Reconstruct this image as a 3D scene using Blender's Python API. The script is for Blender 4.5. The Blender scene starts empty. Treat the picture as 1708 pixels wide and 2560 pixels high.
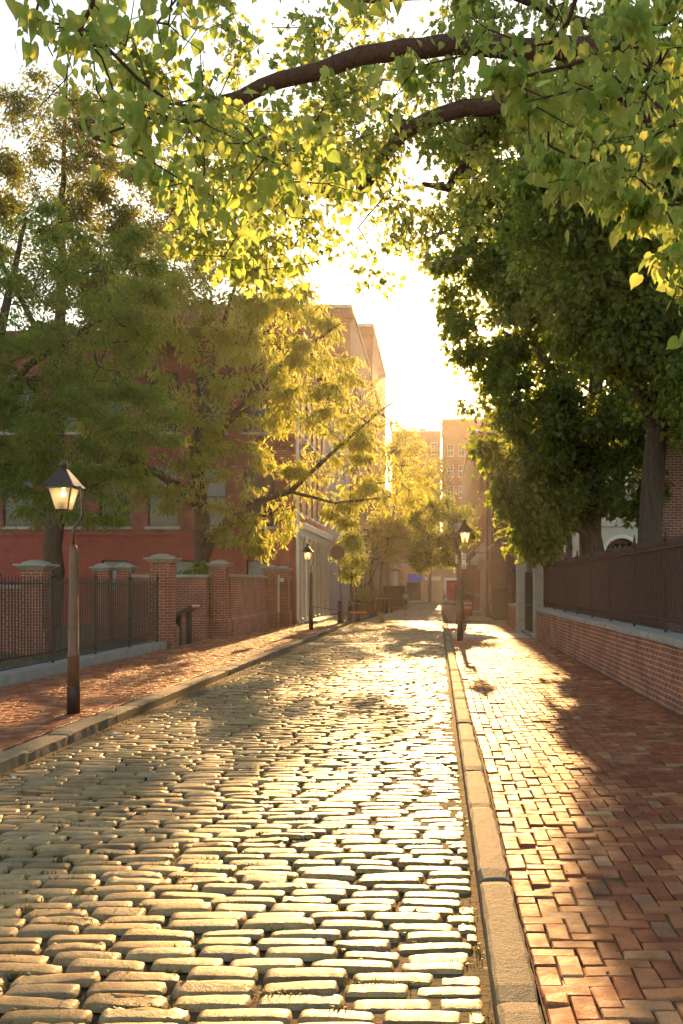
import bpy, math, random
import numpy as np
from mathutils import Vector
R = math.radians
rng = np.random.default_rng(7)
random.seed(7)
S = bpy.context.scene
COL = S.collection

# ------------------------------------------------------------------ camera, sky, sun, exposure
F_PX, VPX, VPY = 2450.0, 1095.0, 1465.0
cam = bpy.data.cameras.new('camera')
cam.sensor_fit = 'HORIZONTAL'; cam.sensor_width = 24.0
cam.lens = F_PX / 1708 * 24.0
cam.shift_x = -(VPX - 854) / 1708
cam.shift_y = (VPY - 1280) / 1708
cam.clip_start = 0.05; cam.clip_end = 3000
camo = bpy.data.objects.new('camera', cam); COL.objects.link(camo)
camo.location = (0, 0, 1.75); camo.rotation_euler = (R(90), 0, 0)
S.camera = camo

SUN_EL, SUN_AZ = 13.6, 0.35
W = bpy.data.worlds.new('World'); S.world = W; W.use_nodes = True
nt = W.node_tree; nt.nodes.clear()
sk = nt.nodes.new('ShaderNodeTexSky'); sk.sky_type = 'NISHITA'; sk.sun_disc = False
sk.sun_elevation = R(SUN_EL); sk.sun_rotation = R(SUN_AZ)
sk.altitude = 0; sk.air_density = 1.0; sk.dust_density = 0.35; sk.ozone_density = 1.0
bg = nt.nodes.new('ShaderNodeBackground'); bg.inputs['Strength'].default_value = 0.125
wo = nt.nodes.new('ShaderNodeOutputWorld')
tn = nt.nodes.new('ShaderNodeMix'); tn.data_type = 'RGBA'; tn.blend_type = 'MULTIPLY'; tn.inputs[0].default_value = 1.0
tn.inputs[7].default_value = (1.0, 0.86, 0.66, 1); nt.links.new(sk.outputs[0], tn.inputs[6]); nt.links.new(tn.outputs[2], bg.inputs['Color']); nt.links.new(bg.outputs[0], wo.inputs['Surface'])
sl = bpy.data.lights.new('sun', 'SUN'); sl.energy = 4.6; sl.angle = R(0.55); sl.color = (1.0, 0.57, 0.21)
so = bpy.data.objects.new('sun', sl); COL.objects.link(so)
so.rotation_euler = (R(-(90 - SUN_EL)), 0, R(-SUN_AZ)); so.location = (0, 60, 40)
S.view_settings.view_transform = 'Standard'; S.view_settings.look = 'None'
S.view_settings.gamma = 1.0; S.view_settings.exposure = 1.75
S.cycles.use_denoising = True
try: S.cycles.denoiser = 'OPENIMAGEDENOISE'
except Exception: pass
S.cycles.max_bounces = 7; S.cycles.diffuse_bounces = 4; S.cycles.glossy_bounces = 3
S.cycles.transmission_bounces = 5; S.cycles.volume_bounces = 0; S.cycles.transparent_max_bounces = 8
S.cycles.caustics_reflective = False; S.cycles.caustics_refractive = False
S.cycles.sample_clamp_indirect = 6.0
HAZE_DENSITY, HAZE_G = 0.00030, 0.70

# ------------------------------------------------------------------ helpers
def at(px, py, Y):
    """the point at depth Y that stands behind pixel (px, py) of the photograph (used to measure it up)"""
    return ((px - VPX) / F_PX * Y, Y, 1.75 - (py - VPY) / F_PX * Y)
def gz(Y): return -0.012 * min(max(Y - 46.5, 0), 55)

def set_mesh(name, V, faces_flat, counts, mat, parent=None, smooth=False, uv=True):
    me = bpy.data.meshes.new(name)
    V = np.asarray(V, np.float32).reshape(-1, 3)
    ff = np.asarray(faces_flat, np.int32); counts = np.asarray(counts, np.int32)
    me.vertices.add(len(V)); me.vertices.foreach_set('co', V.ravel())
    me.loops.add(len(ff)); me.loops.foreach_set('vertex_index', ff)
    me.polygons.add(len(counts))
    st = np.concatenate([[0], np.cumsum(counts)[:-1]]).astype(np.int32)
    me.polygons.foreach_set('loop_start', st)
    me.polygons.foreach_set('use_smooth', np.full(len(counts), smooth))
    me.update(calc_edges=True)
    if uv:
        n = np.empty(len(counts) * 3, np.float32); me.polygons.foreach_get('normal', n)
        n = np.abs(n.reshape(-1, 3)); ax = np.argmax(n + np.array([0, 0.001, 0]), 1)
        axl = np.repeat(ax, counts); co = V[ff]
        u = np.where(axl == 0, co[:, 1], co[:, 0]); v = np.where(axl == 2, co[:, 1], co[:, 2])
        lay = me.uv_layers.new(name='UVMap')
        lay.data.foreach_set('uv', np.stack([u, v], 1).astype(np.float32).ravel())
    me.validate(clean_customdata=False)
    o = bpy.data.objects.new(name, me); COL.objects.link(o)
    if mat: me.materials.append(mat)
    if parent: o.parent = parent
    return o

class MB:
    def __init__(s): s.v = []; s.f = []
    def add(s, vs, fs):
        b = len(s.v); s.v += [tuple(p) for p in vs]; s.f += [[i + b for i in f] for f in fs]; return s
    def quad(s, a, b, c, d): return s.add([a, b, c, d], [[0, 1, 2, 3]])
    def box(s, x0, x1, y0, y1, z0, z1):
        v = [(x0,y0,z0),(x1,y0,z0),(x1,y1,z0),(x0,y1,z0),(x0,y0,z1),(x1,y0,z1),(x1,y1,z1),(x0,y1,z1)]
        return s.add(v, [[0,3,2,1],[4,5,6,7],[0,1,5,4],[1,2,6,5],[2,3,7,6],[3,0,4,7]])
    def cbox(s, cx, cy, z0, z1, wx, wy=None):
        wy = wx if wy is None else wy
        return s.box(cx - wx/2, cx + wx/2, cy - wy/2, cy + wy/2, z0, z1)
    def frustum(s, cx, cy, z0, z1, w0, w1, d0=None, d1=None):
        d0 = w0 if d0 is None else d0; d1 = w1 if d1 is None else d1
        v = []
        for z, w, d in ((z0, w0, d0), (z1, w1, d1)):
            v += [(cx-w/2,cy-d/2,z),(cx+w/2,cy-d/2,z),(cx+w/2,cy+d/2,z),(cx-w/2,cy+d/2,z)]
        return s.add(v, [[0,3,2,1],[4,5,6,7],[0,1,5,4],[1,2,6,5],[2,3,7,6],[3,0,4,7]])
    def prism(s, poly, axis, a, b):
        """extrude a 2-D outline along axis x, y or z from a to b"""
        n = len(poly)
        def P(p, t): return {'x': (t, p[0], p[1]), 'y': (p[0], t, p[1]), 'z': (p[0], p[1], t)}[axis]
        v = [P(p, a) for p in poly] + [P(p, b) for p in poly]
        f = [[i, (i+1) % n, n + (i+1) % n, n + i] for i in range(n)] + [list(range(n))[::-1], list(range(n, 2*n))]
        return s.add(v, f)
    def tube(s, pts, rad, n=8, cap=True):
        pts = [Vector(p) for p in pts]; rad = rad if hasattr(rad, '__len__') else [rad] * len(pts)
        v = []; ref = None
        for i, p in enumerate(pts):
            d = (pts[min(i+1, len(pts)-1)] - pts[max(i-1, 0)]).normalized()
            if ref is None:
                ref = d.cross(Vector((0.31, 0.12, 0.94)) if abs(d.z) < .9 else Vector((1, 0.1, 0))).normalized()
            ref = (ref - d * ref.dot(d)).normalized(); q = d.cross(ref)
            for k in range(n):
                a = 2*math.pi*k/n; v.append(p + (ref*math.cos(a) + q*math.sin(a)) * rad[i])
        f = [[i*n+k, i*n+(k+1)%n, (i+1)*n+(k+1)%n, (i+1)*n+k] for i in range(len(pts)-1) for k in range(n)]
        if cap: f += [list(range(n))[::-1], list(range((len(pts)-1)*n, len(pts)*n))]
        return s.add(v, f)
    def lathe(s, prof, cx=0, cy=0, n=12):
        v = [(cx + r*math.cos(2*math.pi*k/n), cy + r*math.sin(2*math.pi*k/n), z) for r, z in prof for k in range(n)]
        m = len(prof)
        f = [[i*n+k, i*n+(k+1)%n, (i+1)*n+(k+1)%n, (i+1)*n+k] for i in range(m-1) for k in range(n)]
        f += [list(range(n))[::-1], list(range((m-1)*n, m*n))]
        return s.add(v, f)
    def build(s, name, mat, parent=None, smooth=False, bevel=0):
        o = set_mesh(name, s.v, [i for f in s.f for i in f], [len(f) for f in s.f], mat, parent, smooth)
        if bevel:
            m = o.modifiers.new('bevel', 'BEVEL'); m.width = bevel; m.segments = 2; m.limit_method = 'ANGLE'; m.angle_limit = R(40)
        return o

def tag(o, label=None, cat=None, group=None, kind=None):
    if label: o['label'] = label
    if cat: o['category'] = cat
    if group: o['group'] = group
    if kind: o['kind'] = kind
    return o
def thing(name, label, cat, loc=(0,0,0), group=None, rz=0):
    o = bpy.data.objects.new(name, None); COL.objects.link(o)
    o.location = loc; o.rotation_euler = (0, 0, rz); o.empty_display_size = 0.3
    return tag(o, label, cat, group)
def children(o): return [c for c in bpy.data.objects if c.parent == o]
def dup(o, loc=None, parent=None, label=None, rz=None, scale=None):
    c = o.copy(); COL.objects.link(c)
    if parent: c.parent = parent
    if loc is not None: c.location = loc
    if rz is not None: c.rotation_euler = (0, 0, rz)
    if scale is not None: c.scale = scale
    if label: c['label'] = label
    for ch in children(o): dup(ch, None, c)
    return c
def struct(o): o['kind'] = 'structure'; return o

# ------------------------------------------------------------------ materials
class NT:
    def __init__(s, name):
        s.m = bpy.data.materials.new(name); s.m.use_nodes = True; s.t = s.m.node_tree; s.t.nodes.clear()
        s.out = s.t.nodes.new('ShaderNodeOutputMaterial')
    def n(s, typ, **kw):
        nd = s.t.nodes.new('ShaderNode' + typ)
        for k, v in kw.items():
            if k in nd.inputs.keys(): 
                s.put(nd.inputs[k], v)
            else: setattr(nd, k, v)
        return nd
    def put(s, sock, v):
        if isinstance(v, bpy.types.NodeSocket): s.t.links.new(v, sock)
        elif isinstance(v, tuple) and len(v) == 3 and sock.type == 'RGBA': sock.default_value = (*v, 1)
        else: sock.default_value = v
    def noise(s, scale, detail=3, rough=0.55, vec=None):
        nd = s.n('TexNoise', Scale=scale, Detail=detail, Roughness=rough)
        if vec is not None: s.put(nd.inputs['Vector'], vec)
        else: s.put(nd.inputs['Vector'], s.n('TexCoord').outputs['Object'])
        return nd.outputs['Fac']
    def ramp(s, fac, *stops):
        nd = s.n('ValToRGB'); e = nd.color_ramp.elements
        while len(e) < len(stops): e.new(0.5)
        for el, (p, c) in zip(e, stops): el.position = p; el.color = (*c, 1) if isinstance(c, tuple) else (c, c, c, 1)
        s.put(nd.inputs[0], fac); return nd.outputs[0]
    def mix(s, fac, a, b, mode='MIX'):
        nd = s.t.nodes.new('ShaderNodeMix'); nd.data_type = 'RGBA'; nd.blend_type = mode
        s.put(nd.inputs[0], fac); s.put(nd.inputs[6], a); s.put(nd.inputs[7], b); return nd.outputs[2]
    def math(s, op, a, b=0.0):
        nd = s.n('Math', operation=op); s.put(nd.inputs[0], a); s.put(nd.inputs[1], b); return nd.outputs[0]
    def island(s): return s.n('NewGeometry').outputs['Random Per Island']
    def bump(s, h, dist=0.01, strength=0.6, normal=None):
        nd = s.n('Bump', Distance=dist, Strength=strength, Height=h)
        if normal is not None: s.put(nd.inputs['Normal'], normal)
        return nd.outputs[0]
    def pbr(s, col, rough=0.6, metal=0.0, normal=None, spec=0.5):
        p = s.n('BsdfPrincipled'); s.put(p.inputs['Base Color'], col); s.put(p.inputs['Roughness'], rough)
        s.put(p.inputs['Metallic'], metal); s.put(p.inputs['Specular IOR Level'], spec)
        if normal is not None: s.put(p.inputs['Normal'], normal)
        s.t.links.new(p.outputs[0], s.out.inputs['Surface']); return s.m

def sc(c, k): return tuple(min(1, x*k) for x in c)
def m_plain(name, col, rough=0.6, var=0.3, scale=6.0, bump=0.003, metal=0.0):
    t = NT(name); f = t.noise(scale, 5, 0.6)
    c = t.ramp(f, (0.3, sc(col, 1-var)), (0.7, sc(col, 1+var)))
    return t.pbr(c, t.ramp(t.noise(scale*2.3), (0.3, rough*0.8), (0.7, min(1, rough*1.2))), metal, t.bump(t.noise(scale*9, 4), bump, 0.5) if bump else None)
def m_brick(name, c1, c2, mortar, bw=0.215, rh=0.075, ms=0.010, rough=0.75, wob=0.006, stain=0.35):
    t = NT(name); uv = t.n('TexCoord').outputs['UV']
    nz = t.n('TexNoise', Scale=4.0, Detail=2.0); t.put(nz.inputs['Vector'], uv)
    off = t.n('VectorMath', operation='MULTIPLY_ADD'); t.put(off.inputs[0], nz.outputs['Color']); off.inputs[1].default_value = (wob*2, wob*2, 0); t.put(off.inputs[2], uv)
    b = t.n('TexBrick', Scale=1.0); t.put(b.inputs['Vector'], off.outputs[0])
    b.inputs['Mortar Size'].default_value = ms; b.inputs['Mortar Smooth'].default_value = 0.25
    b.inputs['Brick Width'].default_value = bw; b.inputs['Row Height'].default_value = rh
    t.put(b.inputs['Color1'], c1); t.put(b.inputs['Color2'], c2); t.put(b.inputs['Mortar'], mortar); b.inputs['Bias'].default_value = -0.1
    st = t.ramp(t.noise(1.3, 5, 0.65, uv), (0.35, 1-stain), (0.65, 1.12))
    fine = t.ramp(t.noise(30, 4, 0.6, uv), (0.3, 0.82), (0.7, 1.12))
    c = t.mix(1.0, t.mix(1.0, b.outputs['Color'], st, 'MULTIPLY'), fine, 'MULTIPLY')
    h = t.math('ADD', t.math('MULTIPLY', b.outputs['Fac'], -1.0), t.math('MULTIPLY', t.noise(60, 3, 0.6, uv), 0.35))
    return t.pbr(c, rough, 0, t.bump(h, 0.008, 0.8))
def m_leaf(name, c_lo, c_hi, trans=0.55, tcol=(1.5, 1.35, 0.5), rough=0.42):
    t = NT(name); f = t.island()
    c = t.ramp(f, (0.0, c_lo), (1.0, c_hi))
    d = t.n('BsdfPrincipled'); t.put(d.inputs['Base Color'], c); t.put(d.inputs['Roughness'], rough); t.put(d.inputs['Specular IOR Level'], 0.35)
    tr = t.n('BsdfTranslucent'); t.put(tr.inputs['Color'], t.mix(1.0, c, tcol, 'MULTIPLY'))
    mx = t.n('MixShader'); mx.inputs[0].default_value = trans
    t.t.links.new(d.outputs[0], mx.inputs[1]); t.t.links.new(tr.outputs[0], mx.inputs[2]); t.t.links.new(mx.outputs[0], t.out.inputs['Surface'])
    return t.m
def m_bark(name, col, msc=(9, 9, 1.6)):
    t = NT(name); co = t.n('TexCoord').outputs['Object']
    mp = t.n('Mapping'); t.put(mp.inputs['Vector'], co); mp.inputs['Scale'].default_value = msc
    f = t.noise(2.0, 6, 0.65, mp.outputs[0])
    return t.pbr(t.ramp(f, (0.3, sc(col, 0.45)), (0.7, sc(col, 1.3))), 0.85, 0, t.bump(f, 0.03, 0.9))

def m_cobble():
    t = NT('granite_sett'); f = t.island()
    c = t.ramp(f, (0.0, (0.24, 0.155, 0.070)), (0.3, (0.37, 0.255, 0.118)), (0.6, (0.45, 0.315, 0.15)), (0.8, (0.28, 0.21, 0.13)), (0.9, (0.50, 0.365, 0.185)), (1.0, (0.36, 0.225, 0.10)))
    n1 = t.ramp(t.noise(11, 6, 0.7), (0.3, 0.58), (0.55, 1.0), (0.75, 1.2)); n2 = t.ramp(t.noise(140, 3, 0.6), (0.32, 0.70), (0.6, 1.1))
    pit = t.noise(45, 5, 0.7)
    n3 = t.ramp(t.noise(1.1, 6, 0.72), (0.34, (0.66, 0.60, 0.54)), (0.6, (1.08, 1.06, 1.02)))
    c = t.mix(1.0, t.mix(1.0, t.mix(1.0, c, n1, 'MULTIPLY'), n2, 'MULTIPLY'), n3, 'MULTIPLY')
    r = t.ramp(t.noise(22, 4), (0.3, 0.40), (0.7, 0.60))
    return t.pbr(c, r, 0, t.bump(t.math('ADD', pit, t.math('MULTIPLY', t.noise(190, 2), 0.35)), 0.007, 0.7), 0.38)
def m_paver():
    t = NT('paving_brick'); f = t.island()
    c = t.ramp(f, (0.0, (0.26, 0.085, 0.050)), (0.25, (0.40, 0.140, 0.074)), (0.5, (0.33, 0.100, 0.058)), (0.72, (0.49, 0.215, 0.112)), (0.84, (0.29, 0.094, 0.056)), (0.93, (0.56, 0.33, 0.19)), (1.0, (0.22, 0.09, 0.065)))
    n1 = t.ramp(t.noise(6, 5, 0.7), (0.3, 0.68), (0.7, 1.2)); n2 = t.ramp(t.noise(120, 3), (0.3, 0.75), (0.65, 1.1))
    n3 = t.ramp(t.noise(0.9, 5, 0.7), (0.32, (0.72, 0.70, 0.68)), (0.62, (1.12, 1.1, 1.05)))
    c = t.mix(1.0, t.mix(1.0, t.mix(1.0, c, n1, 'MULTIPLY'), n2, 'MULTIPLY'), n3, 'MULTIPLY')
    r = t.ramp(t.noise(9, 4), (0.3, 0.5), (0.7, 0.75))
    return t.pbr(c, r, 0, t.bump(t.math('ADD', t.noise(38, 5, 0.7), t.math('MULTIPLY', t.noise(170, 2), 0.3)), 0.005, 0.6), 0.12)
def m_granite(name, col, rough=0.6):
    t = NT(name); sp = t.ramp(t.noise(160, 3, 0.7), (0.35, 0.45), (0.62, 1.25)); lg = t.ramp(t.noise(3, 5, 0.6), (0.3, 0.75), (0.7, 1.15))
    c = t.mix(1.0, t.mix(1.0, col, sp, 'MULTIPLY'), lg, 'MULTIPLY')
    return t.pbr(c, rough, 0, t.bump(t.math('ADD', t.noise(110, 3), t.math('MULTIPLY', t.noise(22, 5, 0.7), 1.4)), 0.012, 0.9), 0.3)
def m_soil(name, col, col2):
    t = NT(name); f = t.noise(25, 6, 0.7)
    c = t.mix(t.ramp(t.noise(2.2, 4), (0.42, 0.0), (0.6, 1.0)), t.ramp(f, (0.3, sc(col, 0.6)), (0.7, sc(col, 1.3))), t.ramp(f, (0.3, sc(col2, 0.6)), (0.7, sc(col2, 1.4))))
    return t.pbr(c, 0.95, 0, t.bump(f, 0.02, 0.8))
def m_glass_dark(name, col=(0.03, 0.035, 0.04)):
    t = NT(name); return t.pbr(t.ramp(t.noise(0.8, 2), (0.35, sc(col, 0.6)), (0.65, sc(col, 1.5))), 0.12, 0, None, 0.3)
def m_frost():
    t = NT('frosted_glass')
    tr = t.n('BsdfTranslucent', Color=(0.95, 0.88, 0.70)); tp = t.n('BsdfTransparent', Color=(0.95, 0.9, 0.75))
    gl = t.n('BsdfGlossy', Color=(1, 1, 1), Roughness=0.15)
    a = t.n('MixShader'); a.inputs[0].default_value = 0.5; t.t.links.new(tr.outputs[0], a.inputs[1]); t.t.links.new(tp.outputs[0], a.inputs[2])
    b = t.n('MixShader'); b.inputs[0].default_value = 0.06; t.t.links.new(a.outputs[0], b.inputs[1]); t.t.links.new(gl.outputs[0], b.inputs[2])
    t.t.links.new(b.outputs[0], t.out.inputs['Surface']); return t.m

M = dict(
    cobble=m_cobble(), paver=m_paver(), kerb=m_granite('kerb_granite', (0.235, 0.195, 0.145), 0.8), slab=m_granite('slab_stone', (0.27, 0.25, 0.22), 0.55),
    joint=m_soil('joint_soil', (0.16, 0.095, 0.05), (0.10, 0.085, 0.035)), soil=m_soil('yard_soil', (0.10, 0.075, 0.05), (0.06, 0.075, 0.03)),
    dust=m_soil('gutter_dust', (0.20, 0.10, 0.055), (0.15, 0.085, 0.05)),
    brick_r=m_brick('old_wall_brick', (0.40, 0.115, 0.065), (0.26, 0.070, 0.048), (0.50, 0.40, 0.31), 0.215, 0.078, 0.011, wob=0.012, stain=0.5),
    brick_l=m_brick('garden_wall_brick', (0.33, 0.080, 0.052), (0.24, 0.058, 0.040), (0.42, 0.31, 0.25), 0.215, 0.076, 0.009),
    brick_b=m_brick('house_brick', (0.30, 0.062, 0.042), (0.21, 0.042, 0.032), (0.33, 0.17, 0.13), 0.215, 0.075, 0.009, stain=0.55),
    brick_d=m_brick('brown_brick', (0.23, 0.070, 0.062), (0.12, 0.042, 0.045), (0.36, 0.28, 0.25), 0.22, 0.075, 0.011, stain=0.25),
    brick_f=m_brick('far_brick', (0.20, 0.065, 0.048), (0.15, 0.048, 0.040), (0.25, 0.15, 0.12), 0.22, 0.075, 0.01, stain=0.2),
    stucco_red=m_plain('red_stucco', (0.27, 0.055, 0.042), 0.8, 0.18, 1.5, 0.004), stucco_grey=m_plain('grey_stucco', (0.30, 0.29, 0.31), 0.85, 0.15, 0.8, 0.004),
    stucco_tan=m_plain('tan_stucco', (0.34, 0.23, 0.16), 0.85, 0.12, 0.8, 0.004), cream=m_plain('cream_paint', (0.55, 0.50, 0.42), 0.6, 0.10, 2.5, 0.002),
    white=m_plain('white_paint', (0.72, 0.70, 0.66), 0.55, 0.08, 3, 0.001), stone=m_granite('pale_stone', (0.46, 0.44, 0.42), 0.7), bluestone=m_granite('cap_stone', (0.40, 0.39, 0.39), 0.6),
    iron=m_plain('black_iron', (0.022, 0.014, 0.014), 0.6, 0.4, 8, 0.002), iron_brown=m_plain('brown_iron', (0.062, 0.024, 0.018), 0.6, 0.4, 8, 0.002),
    pole=m_plain('brown_pole_paint', (0.135, 0.066, 0.038), 0.5, 0.25, 6, 0.002), pole_dark=m_plain('dark_pole_paint', (0.035, 0.016, 0.016), 0.45, 0.3, 6, 0.002),
    lampmetal=m_plain('lantern_metal', (0.045, 0.033, 0.035), 0.32, 0.3, 8, 0.001), frost=m_frost(), burner=m_plain('lamp_burner', (0.05, 0.035, 0.03), 0.5, 0.2, 8, 0),
    glass=m_glass_dark('window_glass'), blind=m_plain('window_blind', (0.24, 0.25, 0.27), 0.7, 0.15, 2, 0),
    roof=m_plain('roof_tar', (0.06, 0.05, 0.05), 0.85, 0.2, 2, 0.004), bark=m_bark('bark', (0.075, 0.048, 0.034)), bark_b=m_bark('burl_bark', (0.15, 0.095, 0.075)),
    limb=m_bark('limb_bark', (0.085, 0.036, 0.024), (16, 16, 12)),
    leaf_near=m_leaf('linden_leaf', (0.10, 0.15, 0.030), (0.20, 0.21, 0.055), 0.68, (3.4, 3.35, 3.4)),
    leaf_plane=m_leaf('plane_leaf', (0.085, 0.110, 0.022), (0.17, 0.18, 0.045), 0.66, (3.5, 3.6, 3.6)),
    leaf_oak=m_leaf('oak_leaf', (0.12, 0.140, 0.032), (0.20, 0.195, 0.05), 0.7, (3.4, 3.3, 2.4)),
    leaf_locust=m_leaf('locust_leaf', (0.070, 0.115, 0.022), (0.13, 0.175, 0.036), 0.5, (3.0, 2.8, 1.2)),
    leaf_elm=m_leaf('elm_leaf', (0.09, 0.105, 0.025), (0.16, 0.145, 0.035), 0.5, (2.2, 2.3, 1.0)),
    leaf_dense=m_leaf('dense_leaf', (0.055, 0.085, 0.018), (0.11, 0.14, 0.032), 0.6, (4.0, 3.6, 1.7)),
    grass=m_leaf('grass_blade', (0.055, 0.080, 0.020), (0.11, 0.11, 0.03), 0.35, (1.8, 1.6, 0.6)),
    litter=m_leaf('dead_leaf', (0.13, 0.055, 0.025), (0.26, 0.14, 0.06), 0.15, (1.2, 1, 0.8), 0.7),
)
def flat(name, col, rough=0.5, metal=0.0): return m_plain(name, col, rough, 0.12, 5, 0.0005, metal)

# ------------------------------------------------------------------ ground, road, pavements, kerbs
def strips(name, x0, x1, ys, dz, mat, thick=None):
    b = MB()
    for a, c in zip(ys[:-1], ys[1:]):
        b.quad((x0, a, gz(a)+dz), (x1, a, gz(a)+dz), (x1, c, gz(c)+dz), (x0, c, gz(c)+dz))
    return struct(b.build(name, mat))
YS = [-60, 0, 46.5, 60, 80, 101.5, 400, 1500]
strips('ground', -900, 900, YS, -0.16, M['soil'])
strips('road', -4.25, 0.34, [-6, 46.5, 60, 80, 101.5, 160], -0.004, M['joint'])

def stones(rows_y, x0, x1, seg, lmin, lmax, wid, top=0.0, crown=0.03, slope=False):
    """every sett as its own small worn dome: returns vertices, faces"""
    nu, nv = seg
    us = np.linspace(-1, 1, nu); vs = np.linspace(-1, 1, nv)
    us = np.sign(us)*np.abs(us)**0.42; vs = np.sign(vs)*np.abs(vs)**0.45
    U, Vv = np.meshgrid(us, vs); U = U.ravel(); Vv = Vv.ravel()
    prof = (np.clip(1-np.abs(U)**16, 0, 1)**0.5) * (np.clip(1-np.abs(Vv)**12, 0, 1)**0.5)
    cx, cy, L, Wd = [], [], [], []
    for k, y in enumerate(rows_y):
        xa = x0[k] if hasattr(x0, '__len__') else x0; xb = x1[k] if hasattr(x1, '__len__') else x1
        x = xa - rng.uniform(0, 0.25)
        while x < xb:
            l = rng.uniform(lmin, lmax)
            a, b = max(x, xa), min(x + l, xb)
            if b - a > 0.07:
                cx.append((a+b)/2); cy.append(y); L.append(b-a); Wd.append(wid*rng.uniform(0.92, 1.06))
            x += l
    cx, cy, L, Wd = map(np.array, (cx, cy, L, Wd)); n = len(cx)
    wav = 0.035*np.sin(cx*1.1 + cy*0.23) + 0.02*np.sin(cx*2.7 + cy*0.9)
    cy = cy + wav + rng.normal(0, 0.005, n)
    hgt = rng.normal(0, 0.004, n) + 0.012*np.sin(cx*1.7 + 2*np.sin(cy*0.7)) * np.sin(cy*0.9)
    hgt += crown*(1 - ((cx + 1.95)/2.1)**2) + top
    if slope: hgt += np.array([gz(y) for y in cy])
    tx, ty, yaw = rng.normal(0, 0.025, n), rng.normal(0, 0.05, n), rng.normal(0, 0.014, n)
    gx, gy = (L - rng.uniform(0.010, 0.022, n))/2, (Wd - rng.uniform(0.002, 0.009, n))/2
    skew = rng.normal(0, 0.09, n); taper = rng.normal(0, 0.06, n)
    X = gx[:, None]*U[None]*(1 + taper[:, None]*0.5*Vv[None]*0.6); Y = gy[:, None]*Vv[None]*(1 + taper[:, None]*U[None])
    # rounded corners
    cr = 1 - 0.10*(np.abs(U)**8)*(np.abs(Vv)**3)
    X = X*cr; Y = Y*cr + skew[:, None]*0.12*X
    dome = rng.uniform(0.002, 0.010, n)
    rough_ = (rng.random(n) < 0.16)*rng.uniform(0.001, 0.0038, n)
    Z = -0.026 + 0.026*prof[None] + dome[:, None]*(prof*(1-0.6*U**2-0.5*Vv**2))[None] + tx[:, None]*X + ty[:, None]*Y
    Z += rng.normal(0, 1, (n, len(U)))*(0.0010 + rough_[:, None])*prof[None]
    ca, sa = np.cos(yaw)[:, None], np.sin(yaw)[:, None]
    P = np.stack([cx[:, None] + X*ca - Y*sa, cy[:, None] + X*sa + Y*ca, hgt[:, None] + Z], 2).reshape(-1, 3)
    q = [[j*nu+i, j*nu+i+1, (j+1)*nu+i+1, (j+1)*nu+i] for j in range(nv-1) for i in range(nu-1)]
    q = np.array(q)[None] + (np.arange(n)*nu*nv)[:, None, None]
    return P, q.reshape(-1, 4)
def merge(parts):
    Vs, Fs, b = [], [], 0
    for v, f in parts: Vs.append(v); Fs.append(f + b); b += len(v)
    return np.concatenate(Vs), np.concatenate(Fs)
def quads(name, V, F, mat, parent=None, smooth=False): return set_mesh(name, V, F.ravel(), np.full(len(F), F.shape[1]), mat, parent, smooth, uv=False)

STEP = 0.128
rows = np.arange(1.9, 29.3, STEP); lm = -3.88 + 0.08*np.sin(rows*0.5)
a1 = stones(rows[rows < 13], lm[rows < 13], 0.205, (13, 7), 0.28, 0.42, STEP)
a2 = stones(rows[rows >= 13], lm[rows >= 13], 0.205, (9, 5), 0.28, 0.42, STEP)
rows2 = np.arange(30.25, 46.4, STEP)
x1b = np.where((rows2 > 42.25), 7.5, 0.205)
a3 = stones(rows2, np.full(len(rows2), -3.95), x1b, (7, 5), 0.20, 0.34, STEP)
rows3 = np.arange(46.5, 118, 0.15)
a4 = stones(rows3, -3.95, 0.30, (5, 4), 0.22, 0.36, 0.15, slope=True)
V, Fq = merge([a1, a2, a3, a4])
struct(quads('cobblestones', V, Fq, M['cobble'], None, True)).name = 'road_surface'

def slab_row(name, xs, y0, y1, z0, z1, mat, jitter=0.01):
    b = MB()
    for a, c in zip(xs[:-1], xs[1:]):
        j = random.uniform(-jitter, jitter)
        b.box(a+0.008, c-0.008, y0+j, y1+j, z0, z1+random.uniform(-0.006, 0.006))
    return struct(b.build(name, mat, bevel=0.015))
slab_row('crossing_slabs', [-4.0, -2.6, -1.15, 0.2], 29.38, 30.12, -0.1, 0.012, M['slab'])

def kerb(name, path_x, ys, w, top, side, z_lo=-0.12):
    """a row of worn granite blocks; side = +1 when the road lies to +x"""
    V, Fc = [], []
    y = ys[0]
    def ring(y, fr):
        e = lambda s: random.uniform(-s, s)
        x0, x1 = path_x(y), path_x(y) + w
        t = top + gz(y)
        c = 0.012 + 0.010*random.random()
        pr = [(x0, z_lo), (x0, t-c), (x0+c, t), (x0+w*0.35, t+0.004), (x0+w*0.7, t+0.004), (x1-c, t), (x1, t-c), (x1, z_lo)]
        sh = fr*0.03
        cx = (x0+x1)/2
        return [(cx+(px-cx)*(1-sh)+e(0.003), y, pz - (sh*0.6 if pz > z_lo else 0) + e(0.002)) for px, pz in pr]
    while y < ys[1] - 0.2:
        L = random.uniform(0.9, 1.8); y2 = min(y+L, ys[1])
        n = max(3, int((y2-y)/0.12)) if y < 25 else 4
        b = len(V); dz = random.uniform(-0.012, 0.012)
        for k in range(n+1):
            t = k/n; yy = y + 0.008 + (y2-y-0.016)*t
            V += [(p[0], p[1], p[2]+dz) for p in ring(yy, 1.0 if k in (0, n) else 0.0)]
        for k in range(n):
            for i in range(7): Fc.append([b+k*8+i, b+k*8+i+1, b+(k+1)*8+i+1, b+(k+1)*8+i])
        Fc += [[b+i for i in range(8)], [b+n*8+i for i in range(8)][::-1]]
        y = y2
    return struct(set_mesh(name, V, [i for f in Fc for i in f], [len(f) for f in Fc], M['kerb']))
kerb('kerb_right', lambda y: 0.232, (1.6, 42.1), 0.172, 0.125, -1)
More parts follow.
